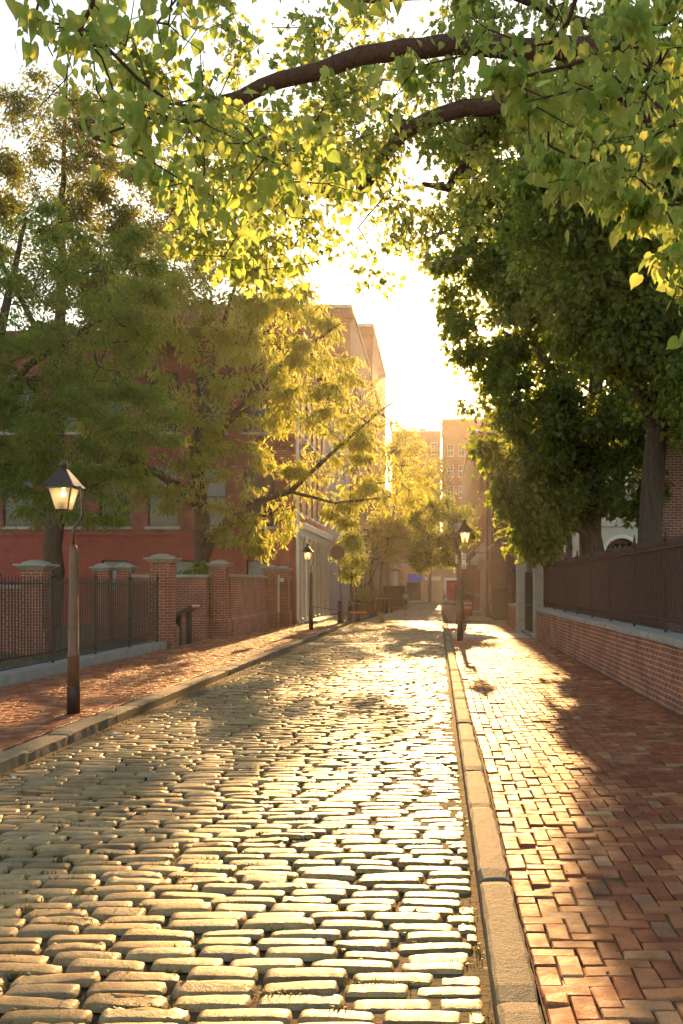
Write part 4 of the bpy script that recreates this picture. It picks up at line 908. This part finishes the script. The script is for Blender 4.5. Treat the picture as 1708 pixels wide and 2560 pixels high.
# ------------------------------------------------------------------ trees
SHAPES = {
    'diamond': np.array([(0, 0), (0.42, 0.5), (1, 0), (0.42, -0.5)]),
    'heart': np.array([(0.03, 0), (-0.06, 0.20), (0.08, 0.43), (0.34, 0.50), (0.62, 0.36), (0.85, 0.12), (1.06, 0.0)]),
    'lobed': np.array([(0.0, 0), (0.05, 0.28), (0.18, 0.55), (0.30, 0.30), (0.52, 0.52), (0.66, 0.18), (1.0, 0.0)]),
    'oak': np.array([(0.0, 0), (0.3, 0.32), (0.42, 0.18), (0.62, 0.42), (0.72, 0.15), (1.0, 0.0)]),
}
def unit(a): return a/np.maximum(np.linalg.norm(a, axis=1)[:, None], 1e-9)
def leaves(name, pos, tip, nrm, L, Wd, shape, mat, parent, fold=0.25, curl=0.25):
    n = len(pos); t = unit(tip); s = unit(np.cross(nrm, t)); u = np.cross(t, s)
    sh = SHAPES[shape]
    if shape == 'diamond':
        halves = [sh]
    else: halves = [sh, sh[::-1]*np.array([1, -1])]
    Vs = []; m = 0; lg = np.random.default_rng(n); CV = curl*lg.uniform(-0.6, 2.6, n); FV = lg.uniform(-0.3, 2.4, n)
    for h in halves:
        a, w = h[:, 0], h[:, 1]
        z = fold*np.abs(w)*Wd[:, None]*FV[:, None] - CV[:, None]*(a**2)[None]*L[:, None]*0.5
        Vs.append(pos[:, None] + t[:, None]*(a[None]*L[:, None])[..., None] + s[:, None]*(w[None]*Wd[:, None])[..., None] + u[:, None]*z[..., None]); m += len(h)
    V = np.concatenate(Vs, 1)
    if shape == 'diamond': f = np.arange(4)[None] + 4*np.arange(n)[:, None]; cnt = np.full(n, 4)
    else:
        # the two halves share the midrib ends so that one leaf stays one island
        k = len(sh); idx0 = np.arange(k); idx1 = np.arange(k, 2*k); idx1[0] = k-1; idx1[-1] = 0
        f = np.concatenate([idx0, idx1])[None] + m*np.arange(n)[:, None]; cnt = np.full(2*n, k)
    return set_mesh(name, V.reshape(-1, 3), f.ravel(), cnt, mat, parent, False, uv=False)

def ell(c, r, n, g, shell=0.0):
    d = unit(g.normal(0, 1, (n, 3))); q = g.random(n)**(1/3); q = shell + (1-shell)*q
    return np.array(c) + d*q[:, None]*np.array(r)
def grow(limbs, clusters, g, step=0.45, r_tip=0.008, expo=0.46, sag=0.06, wander=0.10):
    """limbs: list of [(x, y, z, radius), ...]; the first starts at the ground. Each cluster point is joined to the nearest grown node."""
    pos, par, rad = [], [], []
    for li, pl_ in enumerate(limbs):
        P = np.array([p[:3] for p in pl_], float); rr = [p[3] for p in pl_]
        prev = -1
        if li:
            d = np.linalg.norm(np.array(pos)-P[0], axis=1); prev = int(d.argmin())
        for i in range(len(P)):
            if i == 0: pts = [(P[0], rr[0])]
            else:
                m = max(1, int(np.linalg.norm(P[i]-P[i-1])/step)); pts = []
                for k in range(1, m+1):
                    t = k/m; p = P[i-1]*(1-t)+P[i]*t + (g.normal(0, 0.16*rr[i], 3) if k < m else 0); pts.append((p, rr[i-1]*(1-t)+rr[i]*t))
            for p, r_ in pts: pos.append(p); par.append(prev); rad.append(r_); prev = len(pos)-1
    n0 = len(pos); fixed = list(rad)
    A = np.array(pos); dmin = np.array([np.linalg.norm(A-c, axis=1).min() for c in clusters])
    cap = 60000; buf = np.zeros((cap, 3)); buf[:n0] = A; cnt = n0
    for c in clusters[np.argsort(dmin)]:
        d = c - buf[:cnt]; dist = np.linalg.norm(d, axis=1) + 0.35*np.maximum(-d[:, 2], 0)
        dist[:3] += 3
        j = int(dist.argmin()); p0 = buf[j].copy(); L = np.linalg.norm(c-p0); m = max(1, int(L/step)); prev = j
        off = g.normal(0, wander*L, 3)
        for k in range(1, m+1):
            t = k/m; p = p0*(1-t)+c*t + off*math.sin(math.pi*t) + np.array([0, 0, sag*L*math.sin(math.pi*t)])
            if cnt < cap: buf[cnt] = p; par.append(prev); prev = cnt; cnt += 1
    pos = buf[:cnt]; par = np.array(par[:cnt])
    wt = np.ones(cnt); 
    kids = np.bincount(par[par >= 0], minlength=cnt)
    for i in range(cnt-1, -1, -1):
        if kids[i]: wt[i] -= 1
        if par[i] >= 0: wt[par[i]] += wt[i]
    rad = r_tip*np.maximum(wt, 1)**expo
    rad[:n0] = np.maximum(np.array(fixed), np.minimum(rad[:n0], np.array(fixed)*1.2))
    lim = np.where(par >= 0, rad[par]*0.9, 1e9); rad[n0:] = np.minimum(rad[n0:], lim[n0:])
    return pos, par, rad, n0
def limb_mesh(name, pos, par, rad, mat, parent, origin, g, sides=6, root_flare=1.5):
    i = np.nonzero(par >= 0)[0]; a, b_ = pos[par[i]], pos[i]
    ra = np.minimum(rad[par[i]], rad[i]*1.25); rb = rad[i]
    d = unit(b_-a); ref = np.where(np.abs(d[:, 2:3]) < 0.9, np.array([[0, 0, 1.0]]), np.array([[1.0, 0, 0]]))
    e1 = unit(np.cross(d, ref)); e2 = np.cross(d, e1)
    V = []
    a = a - d*ra[:, None]*0.2; b2 = b_ + d*rb[:, None]*0.25
    for P, r_ in ((a, ra), (b2, rb)):
        for k in range(sides):
            an = 2*math.pi*k/sides; V.append(P + (e1*math.cos(an)+e2*math.sin(an))*r_[:, None])
    V = np.stack(V, 1).reshape(-1, 3) - np.array(origin)
    q = np.array([[k, (k+1) % sides, sides+(k+1) % sides, sides+k] for k in range(sides)])[None] + (np.arange(len(i))*2*sides)[:, None, None]
    return quads(name, V, q.reshape(-1, 4), mat, parent, True)
def tree(name, label, limbs, ells, n_leaf, L, Wd, shape, leaf_m, bark_m, seed, droop=0.5, spread=0.16, step=0.45, r_tip=0.008, group=None, thin=0.045, shell=0.2, sides=6, sag=0.06, curl=0.25, clump=None, tier=0, flat=0.75):
    g = np.random.default_rng(seed); base = np.array(limbs[0][0][:3])
    cl = np.concatenate([ell(c, r_, n, g, shell) for c, r_, n in ells])
    if tier:
        wv = 0.9*tier*np.sin(cl[:, 0]*1.3 + cl[:, 1]*1.1) + 0.5*tier*np.sin(cl[:, 0]*2.9 - cl[:, 1]*1.7 + 1.0) - 0.10*(cl[:, 0]-base[0])
        cl[:, 2] = np.round((cl[:, 2] + wv)/tier)*tier - wv + g.normal(0, 0.22*tier, len(cl))
    pos, par, rad, n0 = grow(limbs, cl, g, step, r_tip, sag=sag)
    t = thing(name, label, 'tree', tuple(base), group)
    limb_mesh('trunk', pos, par, rad, bark_m, t, base, g, sides)
    kids = np.bincount(par[par >= 0], minlength=len(pos))
    tw = np.nonzero((np.arange(len(pos)) >= n0) & (rad < thin))[0]
    wgt = np.where(kids[tw] == 0, 3.0, 1.0)
    if clump: wgt = wgt*g.gamma(clump, 1/clump, len(tw))
    k = g.choice(tw, n_leaf, p=wgt/wgt.sum()); f = g.random(n_leaf)[:, None]
    P = pos[k]*(1-f) + pos[par[k]]*f + g.normal(0, spread, (n_leaf, 3))*np.array([1, 1, flat])
    out = unit(P - pos[par[k]] + g.normal(0, 0.05, (n_leaf, 3)))
    tip = unit(out*(1-droop) + np.array([0, 0, -droop]) + g.normal(0, 0.35, (n_leaf, 3)))
    nrm = unit(g.normal(0, 1, (n_leaf, 3)) + np.array([0, -0.5, 0.5]))
    Ls = L*g.uniform(0.42, 1.35, n_leaf)
    c = leaves('crown', P - base, tip, nrm, Ls, Ls*Wd*g.uniform(0.8, 1.2, n_leaf), shape, leaf_m, t, curl=curl)
    return t
# broad oak in the left garden, arching over the pavement
tree('oak_tree', 'spreading yellow-green tree with dark forked trunk behind the garden wall',
     [[(-8.4, 35, 0.05, 0.36), (-8.45, 35, 2.2, 0.29), (-8.35, 34.8, 4.2, 0.27), (-8.6, 34.8, 6.5, 0.19), (-8.0, 34.5, 9.5, 0.12), (-7.0, 34, 12.3, 0.05)],
      [(-8.4, 34.8, 2.6, 0.2), (-7.6, 34, 3.7, 0.17), (-6.2, 33.5, 4.6, 0.13), (-5.0, 33.2, 4.95, 0.10), (-3.6, 33, 6.2, 0.065), (-2.0, 33, 7.6, 0.035), (-1.0, 33, 8.3, 0.015)],
      [(-8.4, 34.8, 4.6, 0.2), (-9.6, 33.5, 5.6, 0.14), (-11.4, 32.5, 5.9, 0.08), (-12.8, 32, 5.2, 0.04)],
      [(-8.5, 34.8, 5.8, 0.17), (-7.2, 33.6, 7.4, 0.13), (-5.3, 33.2, 9.2, 0.08), (-3.3, 33, 10.6, 0.04)],
      [(-8.5, 34.8, 7.2, 0.14), (-10, 34.5, 9.5, 0.09), (-11, 34.2, 11.5, 0.04)],
      [(-5.0, 33.2, 4.95, 0.07), (-3.4, 32.6, 4.5, 0.05), (-1.6, 32.5, 4.7, 0.03)]],
     [((-3.8, 33, 6.8), (2.6, 1.3, 2.5), 140), ((-2.0, 33, 5.0), (1.9, 0.8, 0.9), 40), ((-5.4, 33.3, 9.6), (2.6, 1.8, 2.2), 160), ((-6.4, 33.2, 4.0), (1.8, 1.3, 0.9), 50), ((-9.6, 33.2, 6.6), (2.9, 2.0, 2.4), 170), ((-8.0, 34, 11.6), (3.8, 2.2, 2.3), 250)],
     35000, 0.24, 0.36, 'oak', M['leaf_oak'], M['bark'], 11, 0.66, 0.17, clump=0.8, tier=0.95, flat=0.6)
tree('locust_tree', 'dark green feathery tree hanging over the black fence at the left edge',
     [[(-12.2, 25, 0.05, 0.3), (-12.0, 24.8, 3.0, 0.24), (-11.4, 24.3, 5.5, 0.18), (-10.5, 23.8, 8.5, 0.10), (-9.8, 23.3, 10.5, 0.04)],
      [(-11.9, 24.7, 3.6, 0.15), (-10.4, 23.2, 4.6, 0.09), (-8.9, 22.4, 4.7, 0.05), (-7.9, 22, 3.9, 0.025)],
      [(-11.5, 24.4, 5.3, 0.14), (-9.8, 23.4, 7.0, 0.08), (-8.0, 22.8, 7.9, 0.04), (-7.0, 22.6, 8.0, 0.02)],
      [(-11.2, 24.2, 6.2, 0.12), (-12.5, 23.8, 8, 0.07), (-13.2, 23.5, 9.6, 0.03)]],
     [((-9.4, 23.2, 8.2), (3.0, 1.9, 2.5), 300), ((-8.6, 22.8, 5.4), (2.7, 1.6, 1.6), 200), ((-8.2, 22.3, 3.8), (1.1, 1.0, 0.9), 60), ((-10.6, 23.0, 5.0), (1.8, 1.5, 2.2), 140)],
     66000, 0.14, 0.28, 'diamond', M['leaf_locust'], M['bark'], 12, 0.5, 0.15, clump=0.6, tier=0.8, flat=0.45)
tree('elm_tree', 'tall thin orange-tinged tree rising behind the dark feathery tree',
     [[(-15, 38, 0.05, 0.4), (-14.8, 38, 6, 0.3), (-14.5, 37.6, 12, 0.2), (-14.2, 37.2, 18, 0.09), (-14.0, 37, 21.5, 0.03)],
      [(-14.8, 38, 8, 0.16), (-13, 37, 12, 0.09), (-11.6, 36.5, 15, 0.03)], [(-14.6, 37.7, 10, 0.16), (-16.5, 37, 14, 0.09), (-17, 36.8, 18, 0.03)]],
     [((-14.6, 37.2, 16.2), (3.0, 2.2, 5.6), 260), ((-12.6, 36.8, 13.0), (2.4, 1.6, 4.0), 140), ((-10.2, 37, 13.2), (2.2, 1.6, 2.4), 110), ((-11.8, 37, 17.0), (2.6, 1.6, 4.0), 130)],
     68000, 0.17, 0.40, 'diamond', M['leaf_elm'], M['bark'], 13, 0.35, 0.2, clump=0.5)
tree('dense_linden', 'dense dark tree with burly pale trunk leaning over the right fence',
     [[(4.55, 28.6, 0.05, 0.50), (4.5, 28.6, 1.6, 0.44), (4.45, 28.6, 3.2, 0.34), (4.6, 28.7, 6.5, 0.25), (4.7, 28.8, 11, 0.14), (4.7, 28.8, 15.2, 0.04)],
      [(4.5, 28.6, 3.4, 0.2), (3.4, 28, 5.0, 0.11), (2.2, 27.5, 6.0, 0.05)], [(4.5, 28.6, 4.6, 0.2), (3.2, 28.2, 8, 0.11), (2.0, 27.8, 10.2, 0.05)], [(4.6, 28.7, 6.4, 0.2), (6.2, 28, 9, 0.1), (7.6, 27.5, 10.5, 0.05)],
      [(4.65, 28.7, 8.5, 0.12), (2.8, 28, 11.6, 0.06), (0.95, 27.2, 10.9, 0.03), (-0.2, 27, 10.6, 0.018), (-0.9, 27, 10.3, 0.010), (-1.15, 27, 9.8, 0.006)],
      [(0.2, 27.1, 10.75, 0.014), (-0.35, 27, 11.1, 0.009), (-0.6, 27, 11.15, 0.005)],
      [(4.5, 28.6, 3.1, 0.12), (3.3, 27.6, 3.9, 0.06), (2.6, 27.2, 3.4, 0.03)]],
     [((4.7, 28.6, 10.0), (3.7, 2.8, 5.8), 420), ((2.4, 28.2, 12.8), (2.7, 1.8, 2.9), 170), ((1.45, 28.2, 10.4), (1.45, 1.1, 3.4), 100), ((2.5, 27.8, 6.2), (1.75, 1.5, 1.9), 110), ((2.75, 27.3, 3.9), (1.0, 0.8, 1.45), 80), ((6.5, 27.6, 6.0), (2.8, 1.8, 1.5), 90), ((4.9, 28.4, 4.5), (1.7, 1.4, 0.9), 40)],
     90000, 0.17, 0.85, 'diamond', M['leaf_dense'], M['bark_b'], 14, 0.5, 0.2, clump=0.5)
tree('tall_linden', 'large dark trunked tree behind the fence near the right edge',
     [[(4.75, 21.6, 0.05, 0.37), (4.73, 21.6, 1.5, 0.31), (4.70, 21.6, 3.4, 0.27), (4.9, 21.5, 6, 0.24), (5.2, 21.3, 9.5, 0.15), (5.3, 21, 12.5, 0.05)],
      [(4.8, 21.5, 5.2, 0.17), (3.6, 20.6, 7.4, 0.1), (2.6, 20, 8.8, 0.05)], [(4.9, 21.5, 6, 0.18), (6.8, 20.8, 7.6, 0.1), (8.2, 20.3, 8.2, 0.05)]],
     [((5.2, 21, 9.6), (3.3, 2.4, 3.4), 260), ((6.4, 20.4, 6.2), (2.6, 1.6, 2.0), 150), ((3.6, 20.6, 7.6), (1.3, 1.3, 1.3), 60), ((3.3, 20.2, 9.4), (1.8, 1.6, 2.4), 120)],
     80000, 0.14, 0.85, 'diamond', M['leaf_dense'], M['bark'], 15, 0.5, 0.24, clump=1.0)
tree('street_tree', 'dark street tree inside the low iron guard beyond the side street',
     [[(1.2, 48.3, 0.05, 0.15), (1.15, 48.3, 2.2, 0.12), (0.9, 48.4, 4, 0.09), (0.4, 48.6, 6, 0.04)], [(1.15, 48.3, 2.4, 0.08), (0.0, 48.5, 4.0, 0.05), (-0.9, 48.6, 4.6, 0.02)]],
     [((0.2, 48.8, 4.5), (1.7, 1.5, 1.8), 110), ((-0.4, 49, 3.2), (1.0, 1.0, 0.7), 30)], 15000, 0.14, 0.7, 'diamond', M['leaf_dense'], M['bark'], 16, 0.5, 0.18, clump=1.0)
tree('young_street_tree', 'small bright green young tree by the bollards on the left',
     [[(-4.15, 47.3, 0.05, 0.06), (-4.2, 47.3, 1.6, 0.05), (-4.1, 47.3, 3.2, 0.035), (-4.0, 47.3, 4.4, 0.015)]],
     [((-4.15, 47.3, 3.2), (0.95, 0.9, 1.25), 70)], 4200, 0.13, 0.55, 'diamond', M['leaf_plane'], M['bark'], 17, 0.4, 0.14, step=0.25, clump=1.2)
tree('bare_street_tree', 'thin leaved tree with fine bare twigs glowing against the far rear block',
     [[(-1.2, 146, gz(146), 0.3), (-1.2, 146, 8, 0.24), (-1.6, 146, 15, 0.14), (-2.2, 146, 22, 0.04)], [(-1.2, 146, 9, 0.14), (-3.2, 146, 15, 0.08), (-4.4, 146, 19, 0.03)], [(-1.3, 146, 10, 0.14), (0.6, 146, 16, 0.08), (1.2, 146, 21, 0.03)]],
     [((-1.6, 146, 17.0), (4.0, 2.0, 6.0), 260)], 11000, 0.36, 0.5, 'diamond', M['leaf_elm'], M['bark'], 19, 0.4, 0.4, step=0.9, r_tip=0.016, thin=0.09, clump=0.6)
tree('far_street_tree', 'green street tree farther down on the left side of the street',
     [[(-4.5, 76, gz(76), 0.14), (-4.4, 76, 3.0, 0.11), (-3.6, 76, 6.5, 0.08), (-2.8, 76, 11, 0.05), (-2.4, 76, 14, 0.015)]],
     [((-3.2, 76, 6.2), (2.2, 1.8, 2.6), 90), ((-2.4, 76, 11.2), (2.1, 1.3, 3.4), 70)], 13000, 0.22, 0.55, 'diamond', M['leaf_oak'], M['bark'], 18, 0.4, 0.25, clump=1.2)
# plane tree whose limbs cross above the street (trunk stands out of view to the right)
LA = [(4.9, 13, 0.05, 0.45), (4.8, 13, 3.0, 0.36), (4.4, 12.7, 5.4, 0.28), (3.4, 12.0, 6.8, 0.2), (2.2, 11.3, 7.35, 0.14)]
LB = [(2.2, 11.3, 7.35, 0.12), at(1270, 250, 11) + (0.105,), at(1110, 285, 11) + (0.09,), at(1010, 330, 11) + (0.078,), at(935, 435, 11) + (0.065,), at(890, 492, 11) + (0.052,), at(835, 490, 11) + (0.042,), at(770, 478, 10.8) + (0.03,)]
LC = [at(1030, 315, 11) + (0.04,), at(960, 280, 11.5) + (0.025,), at(900, 240, 11.8) + (0.015,)]
LD = [(3.4, 12.0, 6.8, 0.12), (2.4, 12, 8.4, 0.08), (0.8, 11.8, 8.9, 0.05), (-1, 11.5, 8.6, 0.02)]
LE = [at(1270, 250, 11) + (0.06,), at(1120, 470, 12.5) + (0.05,), at(1060, 460, 12.8) + (0.03,)]
tree('plane_tree', 'overhanging plane tree limb with small lobed leaves curving above the street centre',
     [LA, LB, LC, LD, LE],
     [((-0.3, 11.6, 6.9), (1.25, 1.1, 1.15), 80), ((0.2, 11.8, 8.0), (2.2, 1.4, 0.9), 110), ((-1.9, 10.2, 5.6), (0.95, 1.0, 0.75), 70), ((-1.6, 9.8, 6.6), (1.6, 1.2, 0.7), 70), ((1.6, 11.9, 7.7), (1.5, 1.0, 1.2), 80), ((-0.55, 11.2, 5.7), (0.55, 0.8, 0.55), 26)],
     14500, 0.078, 0.95, 'lobed', M['leaf_plane'], M['limb'], 21, 0.55, 0.12, step=0.22, r_tip=0.004, thin=0.03, sag=-0.05, clump=1.0, sides=9)
NA = [(4.6, 7.6, 0.05, 0.42), (4.5, 7.6, 2.6, 0.34), (4.0, 7.8, 4.6, 0.25), (2.6, 8.4, 6.3, 0.17)]
NB = [(2.6, 8.4, 6.3, 0.15), at(1345, 125, 8.6) + (0.098,), at(1150, 108, 8.6) + (0.092,), at(1010, 122, 8.65) + (0.086,), at(905, 138, 8.6) + (0.080,), at(800, 178, 8.55) + (0.074,), at(700, 200, 8.6) + (0.070,), at(600, 246, 8.6) + (0.064,), at(530, 262, 8.6) + (0.060,), at(455, 290, 8.6) + (0.057,)]
NC = [(4.0, 7.8, 4.6, 0.12), (2.8, 6.6, 5.7, 0.09), (1.2, 5.4, 5.6, 0.06), (-0.6, 4.8, 5.25, 0.035), (-1.8, 4.7, 4.9, 0.015)]
ND = [(4.2, 7.7, 4.0, 0.1), (2.9, 6.2, 4.8, 0.06), (1.6, 5.2, 4.95, 0.035), (0.7, 4.8, 4.7, 0.015)]
tree('linden_tree', 'overhanging linden branches with large heart shaped leaves nearest above the viewer',
     [NA, NB, NC, ND],
     [((-1.55, 4.7, 4.35), (0.48, 0.7, 0.5), 50), ((-1.0, 5.4, 3.95), (0.75, 0.7, 0.42), 55), ((-0.35, 5.0, 4.62), (0.6, 0.7, 0.3), 12), ((-1.3, 7.4, 4.9), (1.1, 0.9, 0.5), 50), ((0.85, 4.9, 4.15), (0.62, 0.8, 0.55), 90), ((1.35, 6.6, 5.2), (0.95, 1.0, 0.95), 110), ((1.5, 5.8, 3.6), (0.22, 0.4, 0.5), 34), ((-0.2, 8.0, 6.0), (1.2, 0.6, 0.35), 12), ((-2.0, 7.2, 5.5), (0.9, 0.9, 0.6), 40), ((2.2, 7.5, 5.0), (0.8, 0.8, 0.9), 50)],
     6800, 0.074, 0.78, 'heart', M['leaf_near'], M['limb'], 22, 0.74, 0.055, step=0.16, r_tip=0.0028, thin=0.016, sag=-0.10, clump=1.1, sides=10)
# shrubs and pot plants
def shrub(name, label, cat, c, r_, n, L, mat, seed, parent=None, part='foliage'):
    g = np.random.default_rng(seed); P = ell((0, 0, r_[2]), r_, n, g, 0.3) if parent is None else ell(c, r_, n, g, 0.3)
    t = parent or thing(name, label, cat, c)
    leaves(part, P, unit(g.normal(0, 1, (n, 3))+np.array([0, 0, -.2])), unit(g.normal(0, 1, (n, 3))), L*g.uniform(.6, 1.3, n), L*.5*g.uniform(.8, 1.2, n), 'diamond', mat, t)
    return t
shrub('', '', '', (0.1, 0, 1.25), (0.6, 0.5, 0.55), 900, 0.14, M['leaf_plane'], 31, PLANTER)
for i, (c, r_, lab) in enumerate((((-7.9, 32.3, 0.1), (0.9, 0.7, 1.25), 'dark leafy shrub behind the garden wall under the oak'), ((-9.6, 33.2, 0.1), (0.8, 0.7, 1.1), 'smaller leafy shrub left of the oak trunk'))):
    s_ = shrub('shrub', lab, 'shrub', c, r_, 2600, 0.12, M['leaf_locust'], 33+i)
    b = MB(); b.tube([(0, 0, -0.05), (0.05, 0, 0.6), (0.1, 0.05, 1.3)], [0.04, 0.03, 0.012], 6); b.tube([(0, 0, 0.1), (-0.2, 0, 0.8), (-0.3, 0.05, 1.3)], [0.03, 0.02, 0.01], 6); b.build('stem', M['bark'], s_)

# ------------------------------------------------------------------ air
if HAZE_DENSITY > 0:
    b = MB(); b.box(-70, 70, -30, 200, -2.2, 45)
    t = NT('haze_air'); v = t.n('VolumePrincipled'); t.put(v.inputs['Color'], (0.97, 0.89, 0.80)); v.inputs['Density'].default_value = HAZE_DENSITY; v.inputs['Anisotropy'].default_value = HAZE_G
    t.t.links.new(v.outputs[0], t.out.inputs['Volume'])
    o = b.build('haze', t.m); tag(o, 'warm evening haze filling the street', 'haze', kind='stuff')
